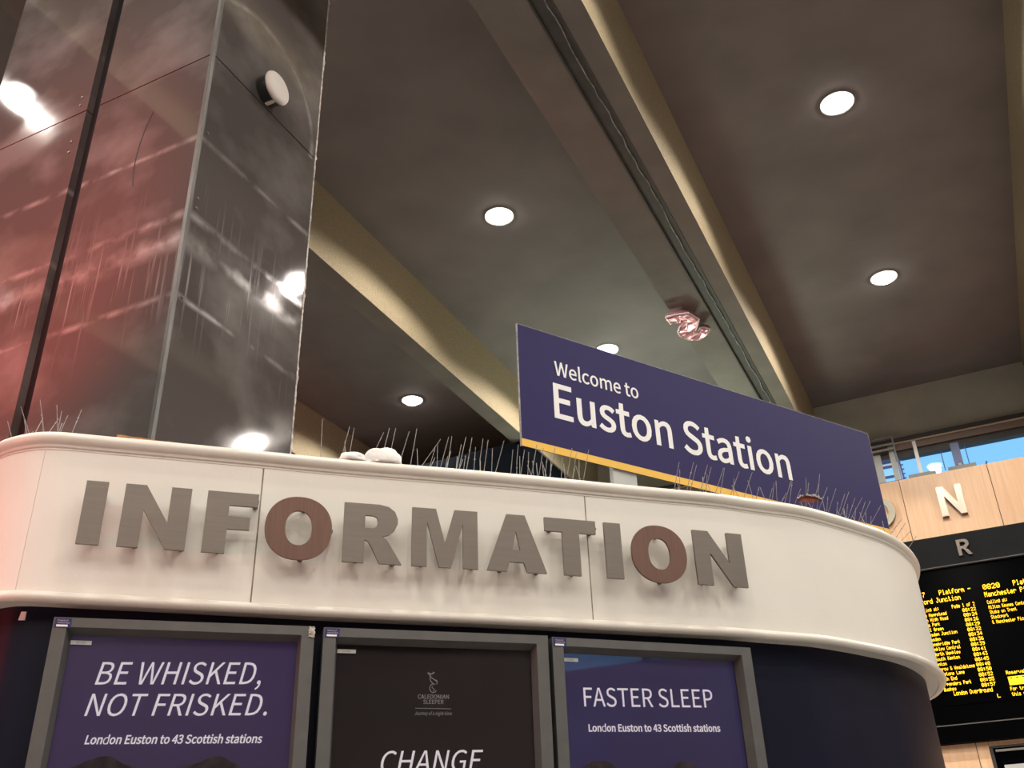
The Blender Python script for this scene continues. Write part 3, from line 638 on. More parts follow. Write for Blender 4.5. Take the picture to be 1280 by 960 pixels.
def led(txt, x, z, ch, cw, right_align=False, parent=bd):
    """amber dot letters: x left edge, z baseline, ch height, cw cell width"""
    px, pz = cw / 6.0, ch / 7.0
    if right_align: x = x - cw * len(txt)
    m = MB()
    for i, c in enumerate(txt):
        bits = FONT5[c]
        for r in range(7):
            row = int(bits[2 * r:2 * r + 2], 16)
            k = 0
            while k < 5:
                if row & (16 >> k):
                    k2 = k
                    while k2 < 5 and row & (16 >> k2): k2 += 1
                    xx = x + i * cw + k * px - 2.6; zz = z + (6 - r) * pz - 3.77
                    x2 = xx + (k2 - k) * px
                    n = len(m.v)
                    m.v += [Vector((xx, -.1365, zz - pz * .05)), Vector((x2, -.1365, zz - pz * .05)), Vector((x2, -.1365, zz + pz * 1.0)), Vector((xx, -.1365, zz + pz * 1.0))]
                    m.f.append((n, n + 1, n + 2, n + 3))
                    k = k2
                else: k += 1
    return tag(m.obj('led_text', MT['led'], parent), kind='stuff')
led('0817', -0.87, 6.066, .082, .049)
led('Platform -', -0.464, 6.064, .082, .0492)
led('Watford Junction', -0.535 - 8 * .0478, 5.948, .082, .0478)
led('Page 1 of 2', 0.028, 5.822, .060, .0318, True)
stops = ['South Hampstead', 'Kilburn High Road', 'Queens Park', 'Kensal Green', 'Willesden Junction', 'Harlesden', 'Stonebridge Park', 'Wembley Central', 'North Wembley', 'South Kenton', 'Kenton', 'Harrow & Wealdstone', 'Headstone Lane', 'Hatch End', 'Carpenders Park', 'Bushey']
led('Calling at:', -0.845, 5.822, .058, .030)
right_x = [-.42, -.415, -.555, -.52, -.33, -.60, -.325, -.335, -.36, -.385, -.60, -.20, -.37, -.50, -.305, -.55]
times = ['08:22', '08:24', '08:26', '08:29', '08:32', '08:34', '08:36', '08:39', '08:41', '08:43', '08:45', '08:48', '08:50', '08:52', '08:55', '08:57']
pitch = (5.749 - 4.563) / 15
for i, (s, t) in enumerate(zip(stops, times)):
    z = 5.737 - i * pitch
    led(s, right_x[i], z, .056, .0305, True)
    led(t, -0.178, z + .006, .056, .0415)
led('London Overground', -0.034, 4.474, .066, .0335, True)
led('0820', 0.205, 6.052, .082, .066)
led('Platform 3', 0.655, 6.05, .082, .0492)
led('Manchester Piccadilly', 0.202, 5.93, .082, .0478)
led('Calling at:', 0.211, 5.815, .058, .0275)
for i, s in enumerate(['Milton Keynes Central', 'Stoke on Trent', 'Stockport', '& Manchester Piccadilly']):
    led(s, 0.211, 5.732 - i * .080, .056, .0285)
led('Reservations', 0.21, 4.70, .056, .036)
m = MB(); m.box(.215 - 2.6, 1.0 - 2.6, -.1372, -.1355, 4.535 - 3.77, 4.665 - 3.77); hb = m.obj('led_block', MT['led_hi'], bd)
for k in range(8):
    m = MB(); m.box(.25 + k * .085 - 2.6, .275 + k * .085 - 2.6, -.139, -.1365, 4.635 - 3.77, 4.65 - 3.77); m.obj('led_gap', MT['black'], bd)
led('For trains', 0.21, 4.455, .056, .033)
led('this way', 0.213, 4.375, .056, .033)
led('L', 0.005, 4.375, .056, .05)

# ------------------------------------------------------------------ ceiling lamps
def lamp(proto=None):
    root = thing('ceiling_light', None, 'ceiling light')
    r = MB(); r.lathe([(0.16, 0.0), (0.19, -0.005), (0.20, -0.02), (0.20, 0.03), (0.15, 0.03)], 28)
    r.obj('trim_ring', MT['lampring'], root, smooth=True)
    l = MB(); l.lathe([(0.150 * math.cos(q), -0.095 * math.sin(q)) for q in [math.radians(w) for w in (0, 12, 24, 36, 48, 60, 72, 84)]], 48)
    l.obj('lens', MT['lens'], root, smooth=True)
    d = bpy.data.lights.new('lamp_light', 'SPOT')
    d.energy = LAMP_POWER; d.color = LAMP_COLOR
    d.spot_size = math.radians(CONE); d.spot_blend = 0.22; d.shadow_soft_size = 0.10
    s = bpy.data.objects.new('lamp_light', d); link(s, root); s.location = (0, 0, -0.12)
    return root
def copy_tree(o, parent=None):
    c = o.copy(); COL.objects.link(c); c.parent = parent
    for ch in list(o.children): copy_tree(ch, c)
    return c
visible = {
    (-4.55, 9.54): 'lit round ceiling light above the left of the purple sign, largest in the middle bay',
    (-0.05, 9.54): 'lit round ceiling light at the upper right, the nearest in the right-hand bay',
    (-0.05, 13.64): 'lit round ceiling light lower in the right-hand bay, towards the far wall',
    (-8.35, 13.56): 'small lit round ceiling light low over the white fascia, in the far left bay',
    (-4.55, 13.60): 'lit round ceiling light just over the top edge of the purple sign',
}
spots = list(visible.keys())
for x in (-12.2, -8.35, -4.55, -0.05, 3.85, 7.7, 11.5):
    for y in (-10.96, -6.86, -2.76, 1.34, 5.44, 9.54, 13.64):
        if any(abs(x - a) < .3 and abs(y - b) < .3 for a, b in visible): continue
        if x == -12.2 and y < 4: continue
        if x == -4.55 and y == 5.44: y = 5.15
        if x == 11.5 and y < -4: continue
        if x == -8.35 and y < 4: y += .7
        spots.append((x, y))
spots.append((-11.5, 0.0))
far_bulb = None
proto = lamp()
for i, (x, y) in enumerate(spots):
    o = proto if i == 0 else copy_tree(proto)
    o.location = H(x, y, TOPZ)
    if y > 13:                      # last row's power raised to brighten the board wall
        lt = [c for c in o.children if c.type == 'LIGHT'][0]
        if far_bulb is None: far_bulb = lt.data.copy(); far_bulb.energy *= 1.4
        lt.data = far_bulb
    o['category'] = 'ceiling light'
    if (x, y) in visible:
        o['label'] = visible[(x, y)]
        if 'group' in o: del o['group']
    else:
        o['label'] = 'round ceiling light outside the view, in the rows over the hall'
        o['group'] = 'ceiling lights over the unseen part of the hall'

# ------------------------------------------------------------------ clad column behind the kiosk
cx0, cy0 = -3.84, 3.523          # near right corner, hall axes
cl = thing('clad_column', 'square column clad in dark scratched polished metal behind the white kiosk', 'column', H(-4.45, 4.12, 0), ROT)
def cbox(name, x0, x1, y0, y1, z0, z1, m):
    b = MB(); b.box(x0 + 4.45, x1 + 4.45, y0 - 4.12, y1 - 4.12, z0, z1)
    return b.obj(name, m, cl)
cbox('core', -6.10, cx0 - .03, cy0 + .05, 4.68, 0, SOF, MT['black2'])
levels = [0.0, 2.4, 6.937, 9.0]
random.seed(3)
for z0, z1 in zip(levels[:-1], levels[1:]):
    g = .006
    cbox('front_panel', -4.90, cx0 - .022, cy0, cy0 + .03, z0 + g, z1 - g, MT['column'])
    m = MB(); X = cx0 + 4.45
    m.add([(X, -.575, z0 + g), (X - .018, .610, z0 + g), (X - .05, .610, z0 + g), (X - .03, -.575, z0 + g), (X, -.575, z1 - g), (X - .018, .610, z1 - g), (X - .05, .610, z1 - g), (X - .03, -.575, z1 - g)],
          [(0, 3, 2, 1), (4, 5, 6, 7), (0, 1, 5, 4), (1, 2, 6, 5), (2, 3, 7, 6), (3, 0, 4, 7)])
    m.obj('side_panel', MT['column'], cl)
    cbox('wing_panel', -6.17, -5.05, cy0 - .01, cy0 + .03, z0 + g, z1 - g, MT['column'])
    cbox('wing_return', -5.05, -5.02, cy0 - .01, cy0 + .20, z0 + g, z1 - g, MT['column'])
cbox('recess', -5.03, -4.89, cy0 + .045, cy0 + .06, 0, SOF, MT['black2'])
cbox('corner_trim', cx0 - .024, cx0 + .003, cy0 - .003, cy0 + .024, 0, SOF, MT['trim'])
# rivets on the corner and on the wing edge
m = MB()
ex, ey, ez = Vector((1, 0, 0)), Vector((0, 1, 0)), Vector((0, 0, 1))
for z in (4.94, 5.62, 5.70, 6.25, 6.9):
    m.lathe([(.011, 0), (.009, .005), (.003, .007)], 8, (cx0 + .003 + 4.45, cy0 + .06 - 4.12, z), (ey, ez, ex))
for z in (6.56, 6.66, 7.02, 7.10):
    m.lathe([(.012, 0), (.010, .006), (.003, .008)], 8, (-5.10 + 4.45, cy0 - .01 - 4.12, z), (ex, ez, -ey))
m.obj('rivets', MT['stud'], cl)
# peeling edge strip on the far right corner
m = MB(); z = 2.5; prev = None
vs = []; fs = []
k = 0
while z < 9.0:
    w = .008 + abs(random.gauss(0, .005)) + (0.014 if random.random() < .06 else 0)
    vs += [(cx0 - .014 + 4.45, 4.728 - 4.12, z), (cx0 - .014 + 4.45, 4.731 + w * .8 - 4.12, z), (cx0 - .04 + 4.45, 4.731 + w * .8 - 4.12, z), (cx0 - .04 + 4.45, 4.728 - 4.12, z)]
    if k:
        a = (k - 1) * 4; b = k * 4
        for q in range(4): fs.append((a + q, a + (q + 1) % 4, b + (q + 1) % 4, b + q))
    k += 1; z += random.uniform(.018, .045)
fs.append((0, 1, 2, 3)); fs.append(tuple(len(vs) - 1 - q for q in range(4)))
m.add(vs, fs); tag(m.obj('edge_strip', MT['rough_edge'], cl), 'ragged pale edge strip')
# wiped arc mark under the seam (a curved scuff on the front face)
m = MB(); pts = []
for k in range(13):
    t = k / 12; pts.append((-4.38 - .16 * t * (1 - t) * 1.2 + .06 * t + 4.45, cy0 + .003 - 4.12, 5.97 + .64 * t))
m.tube(pts, .006, 5); m.obj('scuff', MT['black2'], cl)

# round dome on the side of the column
dm = thing('wall_dome', 'round pale dome fitting on a black mount on the side of the column', 'dome fitting', H(cx0, 4.09, 7.075), ROT)
m = MB(); m.lathe([(.118, 0), (.118, .085), (.105, .088)], 36, (0, 0, 0), (ey, ez, ex)); m.obj('mount', MT['discside'], dm, smooth=False)
m = MB(); m.lathe([(.128, .084), (.132, .092), (.128, .104), (.10, .116), (.05, .123), (.01, .124)], 40, (0, 0, 0), (ey, ez, ex)); m.obj('dome', MT['disc'], dm, smooth=True)
for s in (-1, 1):
    m = MB(); m.box(.005, .088, -.014, .014, s * .122 - .005, s * .122 + .005); m.obj('clip', MT['disc'], dm)

# ------------------------------------------------------------------ kiosk
KP = [(-1.78,3.15),(-1.75,2.95),(-1.68,2.76),(-1.56,2.63),(-1.45,2.572),(-1.35,2.562),(-1.2,2.608),(-1.07,2.650),(-.92,2.700),(-.75,2.757),(-.62,2.803),(-.44,2.860),(-.2,2.932),(.08,3.020),(.30,3.095),(.485,3.157),(.7,3.228),(.85,3.295),(1.03,3.372),(1.19,3.478),(1.32,3.580),(1.45,3.69),(1.58,3.845),(1.70,4.045),(1.775,4.24),(1.82,4.46),(1.80,4.68),(1.7,4.9),(1.5,5.03),(1.2,5.06),(.8,4.96),(-.2,4.6),(-1.2,4.2),(-1.5,4.0),(-1.7,3.75),(-1.785,3.45)]
def smooth_loop(P, n=8):
    out = []; N = len(P)
    for i in range(N):
        a, b, c, d = [Vector(P[(i + k) % N]) for k in (-1, 0, 1, 2)]
        for k in range(n):
            t = k / n
            out.append(.5 * ((2 * b) + (c - a) * t + (2 * a - 5 * b + 4 * c - d) * t * t + (-a + 3 * b - 3 * c + d) * t ** 3))
    return out
KQ = smooth_loop(KP)
KN = []
for i in range(len(KQ)):
    t = (KQ[(i + 1) % len(KQ)] - KQ[i - 1]).normalized()
    KN.append(Vector((-t.y, t.x)))
KS = [0.0]
for i in range(len(KQ)): KS.append(KS[-1] + (KQ[(i + 1) % len(KQ)] - KQ[i]).length)
KLEN = KS[-1]
def koff(i, o): i %= len(KQ); return KQ[i] + KN[i] * o
def kat(s, o=0.0):
    s %= KLEN
    lo = 0
    for i in range(len(KQ)):
        if KS[i] <= s < KS[i + 1]: lo = i; break
    k = (s - KS[lo]) / (KS[lo + 1] - KS[lo])
    return koff(lo, o) * (1 - k) + koff(lo + 1, o) * k

kroot = thing('information_kiosk', 'curved information kiosk with dark navy walls, white fascia and big metal letters', 'kiosk', (0, 3.7, 0))
def sweep(name, prof, m, parent, smooth=False, s0=None, s1=None, n=None):
    """profile (inward offset, z) swept along the kiosk outline; closed loop unless s0, s1"""
    vs = []; fs = []; P = len(prof)
    if s0 is None:
        K = len(KQ)
        for i in range(K):
            for o, z in prof:
                p = koff(i, o); vs.append((p.x, p.y, z))
        for i in range(K):
            j = (i + 1) % K
            for k in range(P):
                k2 = (k + 1) % P
                fs.append((i * P + k, i * P + k2, j * P + k2, j * P + k))
    else:
        K = n or max(2, int((s1 - s0) / .03))
        for i in range(K + 1):
            s = s0 + (s1 - s0) * i / K
            for o, z in prof:
                p = kat(s, o); vs.append((p.x, p.y, z))
        for i in range(K):
            for k in range(P):
                k2 = (k + 1) % P
                fs.append((i * P + k, i * P + k2, (i + 1) * P + k2, (i + 1) * P + k))
        fs.append(tuple(range(P))); fs.append(tuple(K * P + k for k in range(P - 1, -1, -1)))
    return mesh_obj(name, vs, fs, m, parent, world=True, smooth=smooth)

sweep('dark_wall', [(.08, 0.0), (.12, 0.0), (.12, 2.412), (.08, 2.412)], MT['navy'], kroot, smooth=False)
def auto_smooth(o, deg=30):
    for p in o.data.polygons: p.use_smooth = True
    try:
        o.data.set_sharp_from_angle(angle=math.radians(deg))
    except Exception: pass
# fascia panels with sealed joints between
seams = [0.790, 1.4187, 2.4790, 5.1, 6.2, 7.3, 8.4, 9.2]
ends = seams + [seams[0] + KLEN]
for a, b in zip(ends[:-1], ends[1:]):
    o = sweep('fascia_panel', [(.020, 2.405), (.032, 2.405), (.032, 2.875), (.020, 2.875)], MT['white'], kroot, s0=a + (.0022 if a > 1 else .0005), s1=b - (.0022 if b < 9.3 else .0005))
    auto_smooth(o)
for s in seams:
    sweep('joint', [(.0225, 2.405), (.032, 2.405), (.032, 2.875), (.0225, 2.875)], MT['seam'], kroot, s0=s - (.0024 if s > 1 else .0006), s1=s + (.0024 if s > 1 else .0006), n=2)
o = sweep('backing', [(.034, 2.41), (.045, 2.41), (.045, 2.88), (.034, 2.88)], MT['midgrey'], kroot); auto_smooth(o)
o = sweep('top_lip', [(.055, 2.900), (.020, 2.905), (.008, 2.902), (.001, 2.895), (-.002, 2.886), (.000, 2.877), (.005, 2.870), (.012, 2.866), (.0135, 2.858), (.0185, 2.855), (.0185, 2.850), (.055, 2.850)], MT['lip'], kroot); auto_smooth(o, 40)
o = sweep('bottom_lip', [(.0185, 2.4265), (.012, 2.4255), (.005, 2.422), (.001, 2.416), (.000, 2.409), (.002, 2.403), (.008, 2.398), (.018, 2.396), (.030, 2.398), (.030, 2.4265)], MT['lip'], kroot); auto_smooth(o, 40)
o = sweep('soffit', [(.028, 2.400), (.20, 2.404), (.20, 2.416), (.028, 2.416)], MT['white'], kroot); auto_smooth(o)
# roof slab
vs = []; K = len(KQ)
for i in range(K):
    p = koff(i, .05); vs.append((p.x, p.y, 2.86))
for i in range(K):
    p = koff(i, .05); vs.append((p.x, p.y, 2.895))
c0 = (0.0, 3.9)
vs += [(*c0, 2.86), (*c0, 2.895)]
fs = []
for i in range(K):
    j = (i + 1) % K
    fs += [(i, j, 2 * K), (K + i, K + j, 2 * K + 1), (i, j, K + j, K + i)]
mesh_obj('roof', vs, fs, MT['midgrey'], kroot, world=True)

# fat metal letters
LI = [[(0, 0), (0, 1), (1, 1), (1, 0)]]
LN = [[(0, 0), (0, 1), (.31, 1), (.69, .42), (.69, 1), (1, 1), (1, 0), (.71, 0), (.31, .60), (.31, 0)]]
LF = [[(0, 0), (0, 1), (1, 1), (1, .785), (.44, .785), (.44, .60), (.87, .60), (.87, .395), (.44, .395), (.44, 0)]]
LO = [ell(.5, .5, .5, .5, 56, .92), ell(.5, .5, .20, .275, 40, .90)]
LR = [[(0, 0), (0, 1), (.60, 1), (.76, .97), (.87, .89), (.92, .77), (.92, .68), (.87, .57), (.78, .49), (.66, .45), (.73, .41), (.79, .33), (1, 0), (.62, 0), (.47, .29), (.42, .36), (.36, .385), (.36, 0)],
      [(.36, .80), (.50, .80), (.56, .775), (.58, .695), (.56, .615), (.50, .585), (.36, .585)]]
LM = [[(0, 0), (0, 1), (.36, 1), (.50, .40), (.645, 1), (1, 1), (1, 0), (.775, 0), (.775, .765), (.59, 0), (.41, 0), (.225, .765), (.225, 0)]]
LA = [[(0, 0), (.345, 1), (.655, 1), (1, 0), (.665, 0), (.615, .165), (.375, .165), (.33, 0)], [(.432, .375), (.562, .375), (.497, .71)]]
LT = [[(0, 1), (1, 1), (1, .76), (.665, .76), (.665, 0), (.335, 0), (.335, .76), (0, .76)]]
ZB, ZT = 2.5495, 2.7380
word = [('I', LI, .9305, .9905, 0), ('N', LN, 1.037, 1.219, 0), ('F', LF, 1.264, 1.4103, 0), ('O', LO, 1.4345, 1.6325, 1), ('R', LR, 1.667, 1.847, 0), ('M', LM, 1.8775, 2.0855, 0),
        ('A', LA, 2.114, 2.3095, 0), ('T', LT, 2.3085, 2.4845, 0), ('I', LI, 2.515, 2.5735, 0), ('O', LO, 2.608, 2.807, 1), ('N', LN, 2.8385, 3.0235, 0)]
for ch, cont, s0, s1, rust in word:
    zt, zb = ZT, ZB
    if ch == 'O': zt += .004; zb -= .004
    a, b = kat(s0, -.030), kat(s1, -.030)
    w = (b - a).length; h = zt - zb
    dx = Vector(((b - a).x / w, (b - a).y / w, 0)); dn = Vector((dx.y, -dx.x, 0))
    vs, fs = shape_from_contours([[(x * w, y * h) for x, y in c] for c in cont], .009)
    vs = plane_map(vs, (a.x, a.y, zb), dx, (0, 0, 1), dn)
    o = mesh_obj('letter', vs, fs, MT['rust'] if rust else MT['letter'], kroot, world=True)
    if rust: o['label'] = 'rust-brown letter O'
    # stand-off studs behind
    pins = {'I': [(.5, .15), (.5, .85)], 'N': [(.15, .12), (.85, .12), (.15, .9), (.85, .9)], 'F': [(.2, .12), (.85, .9), (.2, .9)], 'O': [(.1, .5), (.9, .5), (.5, .1), (.5, .9)],
            'R': [(.17, .12), (.8, .10), (.17, .9)], 'M': [(.11, .12), (.89, .12), (.5, .2), (.11, .9), (.89, .9)], 'A': [(.2, .1), (.82, .1), (.5, .9)], 'T': [(.5, .12), (.1, .88), (.9, .88)]}[ch]
    for px, pz in pins:
        m = MB()
        p0 = Vector((a.x, a.y, zb)) + dx * (px * w + .016) + Vector((0, 0, pz * h)) + dn * .0
        p1 = p0 - dn * .05
        m.tube([p0, p1], .0085, 8)
        mesh_obj('stud', m.v, m.f, MT['stud'], kroot, world=True)

# ------------------------------------------------------------------ posters in frames on the dark wall
def poster(idx, org, az, w, label, sheet, lines, mid=False):
    dx = Vector((math.sin(az), math.cos(az), 0)); dn = Vector((dx.y, -dx.x, 0))     # dn faces the viewer
    top = 2.36; hgt = 1.12
    o0 = Vector((org[0], org[1], 0))
    root = thing('poster_frame', label, 'poster frame', (org[0] + dx.x * w / 2, org[1] + dx.y * w / 2, top - hgt))
    def quadbox(name, x0, x1, z0, z1, d0, d1, m, parent=root):
        vs = []
        for d in (d0, d1):
            for x, z in ((x0, z0), (x1, z0), (x1, z1), (x0, z1)): vs.append(o0 + dx * x + dn * d + Vector((0, 0, z)))
        return mesh_obj(name, vs, [(0, 1, 2, 3), (4, 5, 6, 7), (0, 1, 5, 4), (1, 2, 6, 5), (2, 3, 7, 6), (3, 0, 4, 7)], m, parent, world=True)
    fw, ch, dep = .036, .008, .060
    bot = top - hgt
    # mitred frame members with bevelled inner edge
    outer = [(0, bot), (w, bot), (w, top), (0, top)]
    inner = [(fw, bot + fw), (w - fw, bot + fw), (w - fw, top - fw * .72), (fw, top - fw * .72)]
    inn2 = [(fw + ch, bot + fw + ch), (w - fw - ch, bot + fw + ch), (w - fw - ch, top - fw * .72 - ch * 1.4), (fw + ch, top - fw * .72 - ch * 1.4)]
    for k in range(4):
        j = (k + 1) % 4
        P = [(outer[k], -.052), (outer[j], -.052), (outer[k], -.003), (outer[j], -.003), (outer[k], 0), (outer[j], 0), (inner[k], 0), (inner[j], 0), (inn2[k], -.042), (inn2[j], -.042), (inn2[k], -.052), (inn2[j], -.052)]
        vs = [o0 + dx * p[0][0] + dn * p[1] + Vector((0, 0, p[0][1])) for p in P]
        fs = [(0, 1, 3, 2), (2, 3, 5, 4), (4, 5, 7, 6), (6, 7, 9, 8), (8, 9, 11, 10), (10, 11, 1, 0), (0, 2, 4, 6, 8, 10), (1, 3, 5, 7, 9, 11)]
        mesh_obj('frame_rail', vs, fs, MT['frame'], root, world=True)
    quadbox('back_board', .02, w - .02, bot + .02, top - .02, -.055, -.049, MT['frame_dark'])
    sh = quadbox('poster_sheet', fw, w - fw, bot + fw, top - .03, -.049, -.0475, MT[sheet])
    if sheet != 'brown':
        # rocky skyline printed along the lower part
        rnd = random.Random(idx)
        xs = [fw + ch + (w - 2 * fw - 2 * ch) * k / 40 for k in range(41)]
        pts = []
        for k, x in enumerate(xs):
            t = k / 40
            hgt_ = 1.975 + .035 * math.exp(-((t - (.22 if idx == 0 else .18)) / .10) ** 2) + .035 * math.exp(-((t - (.68 if idx == 0 else .64)) / .10) ** 2) + rnd.uniform(-.004, .004)
            pts.append((x, hgt_))
        c = [(xs[0], 1.5)] + [(xs[-1], 1.5)] + pts[::-1]
        vs, fs = shape_from_contours([c], .0003)
        vs = plane_map(vs, o0 - dn * .0474, dx, (0, 0, 1), dn)
        mesh_obj('printed_mountains', vs, fs, MT['rock'], sh, world=True)
    for txt, x0, x1, z0, z1, cap, shear, off, mt in lines:
        cs = text_contours(txt, cap, (x1 - x0) if x1 else None, shear)
        vs, fs = shape_from_contours(cs, .0004, off)
        d2 = (dx * (x1 - x0) + Vector((0, 0, z1 - z0))).normalized() if x1 else dx
        up_ = Vector((0, 0, 1))
        vs = plane_map(vs, o0 + dx * x0 + Vector((0, 0, z0)) - dn * .0472, d2, up_, dn)
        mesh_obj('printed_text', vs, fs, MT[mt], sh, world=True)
    if mid:
        # crest: antlered head on a curved neck above a ring
        cur = []
        def stroke(pts, r=.0011):
            m_ = MB(); m_.tube([o0 + dx * (.332 + x) + Vector((0, 0, 2.193 + z)) - dn * .0468 for x, z in pts], r, 5)
            return m_
        mm = MB()
        ring = [(.0 + .0105 * math.cos(a), .0115 + .0125 * math.sin(a)) for a in [math.radians(q) for q in range(60, 331, 15)]]
        shapes = [ring,
                  [(-.002, .018), (-.004, .014), (.001, .010), (.004, .006), (.0, .003)],
                  [(.010, .023), (.012, .030), (.004, .036), (-.006, .042), (-.009, .047), (-.006, .052)],
                  [(.002, .024), (-.006, .029), (-.010, .038), (-.009, .046), (-.012, .052)],
                  [(-.018, .055), (-.010, .053), (-.004, .054), (.004, .057)],
                  [(-.013, .050), (-.014, .058)], [(-.002, .052), (.000, .059)],
                  [(.004, .036), (.010, .034), (.012, .030)]]
        for s in shapes:
            t_ = stroke(s); mm.add(t_.v, t_.f)
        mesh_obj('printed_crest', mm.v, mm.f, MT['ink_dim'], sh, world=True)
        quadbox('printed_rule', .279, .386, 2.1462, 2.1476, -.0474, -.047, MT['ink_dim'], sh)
    quadbox('glazing', fw + .004, w - fw - .004, bot + fw + .004, top - .031, -.0445, -.0425, MT['posterglass'])
    # blue asset sticker on the frame corner, white label on the glass
    st = quadbox('blue_sticker', .004, .046, 2.331, 2.357, .0, .0012, MT['sticker'])
    quadbox('sticker_print', .009, .038, 2.334, 2.3395, .0012, .0016, MT['label'], st)
    for tz, tw in ((2.349, .026), (2.3425, .030)):
        cs = text_contours('Property of' if tz > 2.345 else 'Network Rail', .0042, tw)
        vs, fs = shape_from_contours(cs, .0003)
        mesh_obj('sticker_text', plane_map(vs, o0 + dx * .011 + Vector((0, 0, tz)) + dn * .0013, dx, (0, 0, 1), dn), fs, MT['ink_dim'], st, world=True)
    lb = quadbox('white_label', .046, .100, 2.2975, 2.3085, -.0425, -.0415, MT['label'])
    cs = text_contours('%d 0%d' % (10 + idx, 60 + idx), .0055, .024)
    vs, fs = shape_from_contours(cs, .0003)
    mesh_obj('label_text', plane_map(vs, o0 + dx * .061 + Vector((0, 0, 2.3)) - dn * .0414, dx, (0, 0, 1), dn), fs, MT['label_ink'], lb, world=True)
    if idx == 0:
        rnd = random.Random(5); m_ = MB()
        n = 9; vs = []; fs = []
        for a in range(n):
            for b in range(5):
                x = w - .017 + .017 * b / 4 + rnd.uniform(-.002, .002); z = top - .002 - .030 * a / (n - 1) + rnd.uniform(-.002, .002)
                vs.append(o0 + dx * x + Vector((0, 0, z)) + dn * (.0015 + rnd.uniform(0, .004)))
        for a in range(n - 1):
            for b in range(4): fs.append((a * 5 + b, a * 5 + b + 1, a * 5 + b + 6, a * 5 + b + 5))
        mesh_obj('torn_tape', vs, fs, MT['tape'], root, world=True)
    return root

D2 = math.radians
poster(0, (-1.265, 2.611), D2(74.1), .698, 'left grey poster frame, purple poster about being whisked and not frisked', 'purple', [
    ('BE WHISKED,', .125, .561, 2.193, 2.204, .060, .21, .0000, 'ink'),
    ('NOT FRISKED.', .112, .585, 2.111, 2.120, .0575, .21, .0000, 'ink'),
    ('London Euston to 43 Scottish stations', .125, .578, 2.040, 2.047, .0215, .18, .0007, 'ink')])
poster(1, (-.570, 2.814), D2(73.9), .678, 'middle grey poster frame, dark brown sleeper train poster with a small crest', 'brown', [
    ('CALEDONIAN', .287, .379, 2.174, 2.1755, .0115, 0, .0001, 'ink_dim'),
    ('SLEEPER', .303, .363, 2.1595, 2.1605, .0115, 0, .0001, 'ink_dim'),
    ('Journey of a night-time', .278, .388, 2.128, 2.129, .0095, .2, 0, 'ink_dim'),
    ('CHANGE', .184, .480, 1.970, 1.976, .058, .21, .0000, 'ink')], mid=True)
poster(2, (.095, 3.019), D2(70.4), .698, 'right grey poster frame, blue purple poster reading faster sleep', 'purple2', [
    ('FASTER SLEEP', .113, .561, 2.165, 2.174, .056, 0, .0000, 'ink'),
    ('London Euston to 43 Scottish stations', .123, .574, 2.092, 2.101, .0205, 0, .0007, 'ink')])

# small scrap of paper stuck to the dark wall under the lip
p = kat(.79, .078)
m = MB(); 
q = kat(.815, .078)
mesh_obj('paper_scrap', [(p.x, p.y - .002, 2.362), (q.x, q.y - .002, 2.362), (q.x, q.y - .002, 2.385), (p.x + .004, p.y - .002, 2.385), (p.x, p.y + .002, 2.362), (q.x, q.y + .002, 2.362), (q.x, q.y + .002, 2.385), (p.x + .004, p.y + .002, 2.385)],
         [(0, 1, 2, 3), (4, 5, 6, 7), (0, 1, 5, 4), (1, 2, 6, 5), (2, 3, 7, 6), (3, 0, 4, 7)], MT['label'], kroot, world=True)

# ------------------------------------------------------------------ the purple station sign on the kiosk roof
sa = D2(56.564)
sdx = Vector((math.sin(sa), math.cos(sa), 0)); sdn = Vector((sdx.y, -sdx.x, 0))
S0 = Vector((0.02586, 3.2499, 0))
sg = thing('station_sign', 'long purple welcome sign with a yellow stripe standing on the kiosk roof', 'sign', (S0 + sdx * 1.05 + Vector((0, 0, 2.895))))
def sbx(name, x0, x1, z0, z1, d0, d1, m, parent=sg):
    vs = []
    for d in (d0, d1):
        for x, z in ((x0, z0), (x1, z0), (x1, z1), (x0, z1)): vs.append(S0 + sdx * x + sdn * d + Vector((0, 0, z)))
    return mesh_obj(name, vs, [(0, 1, 2, 3), (4, 5, 6, 7), (0, 1, 5, 4), (1, 2, 6, 5), (2, 3, 7, 6), (3, 0, 4, 7)], m, parent, world=True)
ZS0, ZS1, SW = 3.122, 3.651, 2.066
sbx('board', 0.003, SW - .003, ZS0 + .003, ZS1 - .003, -.008, 0, MT['sign'])
e = sbx('edge_trim', 0, SW, ZS1 - .002, ZS1 + .0003, -.0085, .0004, MT['sign_edge'])
sbx('edge_trim', 0.001, .0035, ZS0, ZS1, -.0085, .0004, MT['sign_edge'])
sbx('edge_trim', SW - .003, SW - .001, ZS0, ZS1, -.0085, .0004, MT['sign_edge'])
sbx('yellow_stripe', 0.003, SW - .003, ZS0, ZS0 + .030, 0, .0012, MT['yellow'])
for txt, x0, x1, z0, cap, off in (('Welcome to', .172, .592, 3.466, .0620, .0008), ('Euston Station', .162, 1.446, 3.278, .1465, .0030)):
    vs, fs = shape_from_contours(text_contours(txt, cap, x1 - x0), .0006, off)
    mesh_obj('printed_text', plane_map(vs, S0 + sdx * x0 + Vector((0, 0, z0)) + sdn * .0001, sdx, (0, 0, 1), sdn), fs, MT['signink'], sg, world=True)
for a in (.429, 1.60):
    sbx('post', a, a + .117, 2.895, 3.18, -.030, -.0085, MT['grey'])
    sbx('foot_plate', a - .01, a + .127, 2.895, 2.900, -.07, .0, MT['grey'])

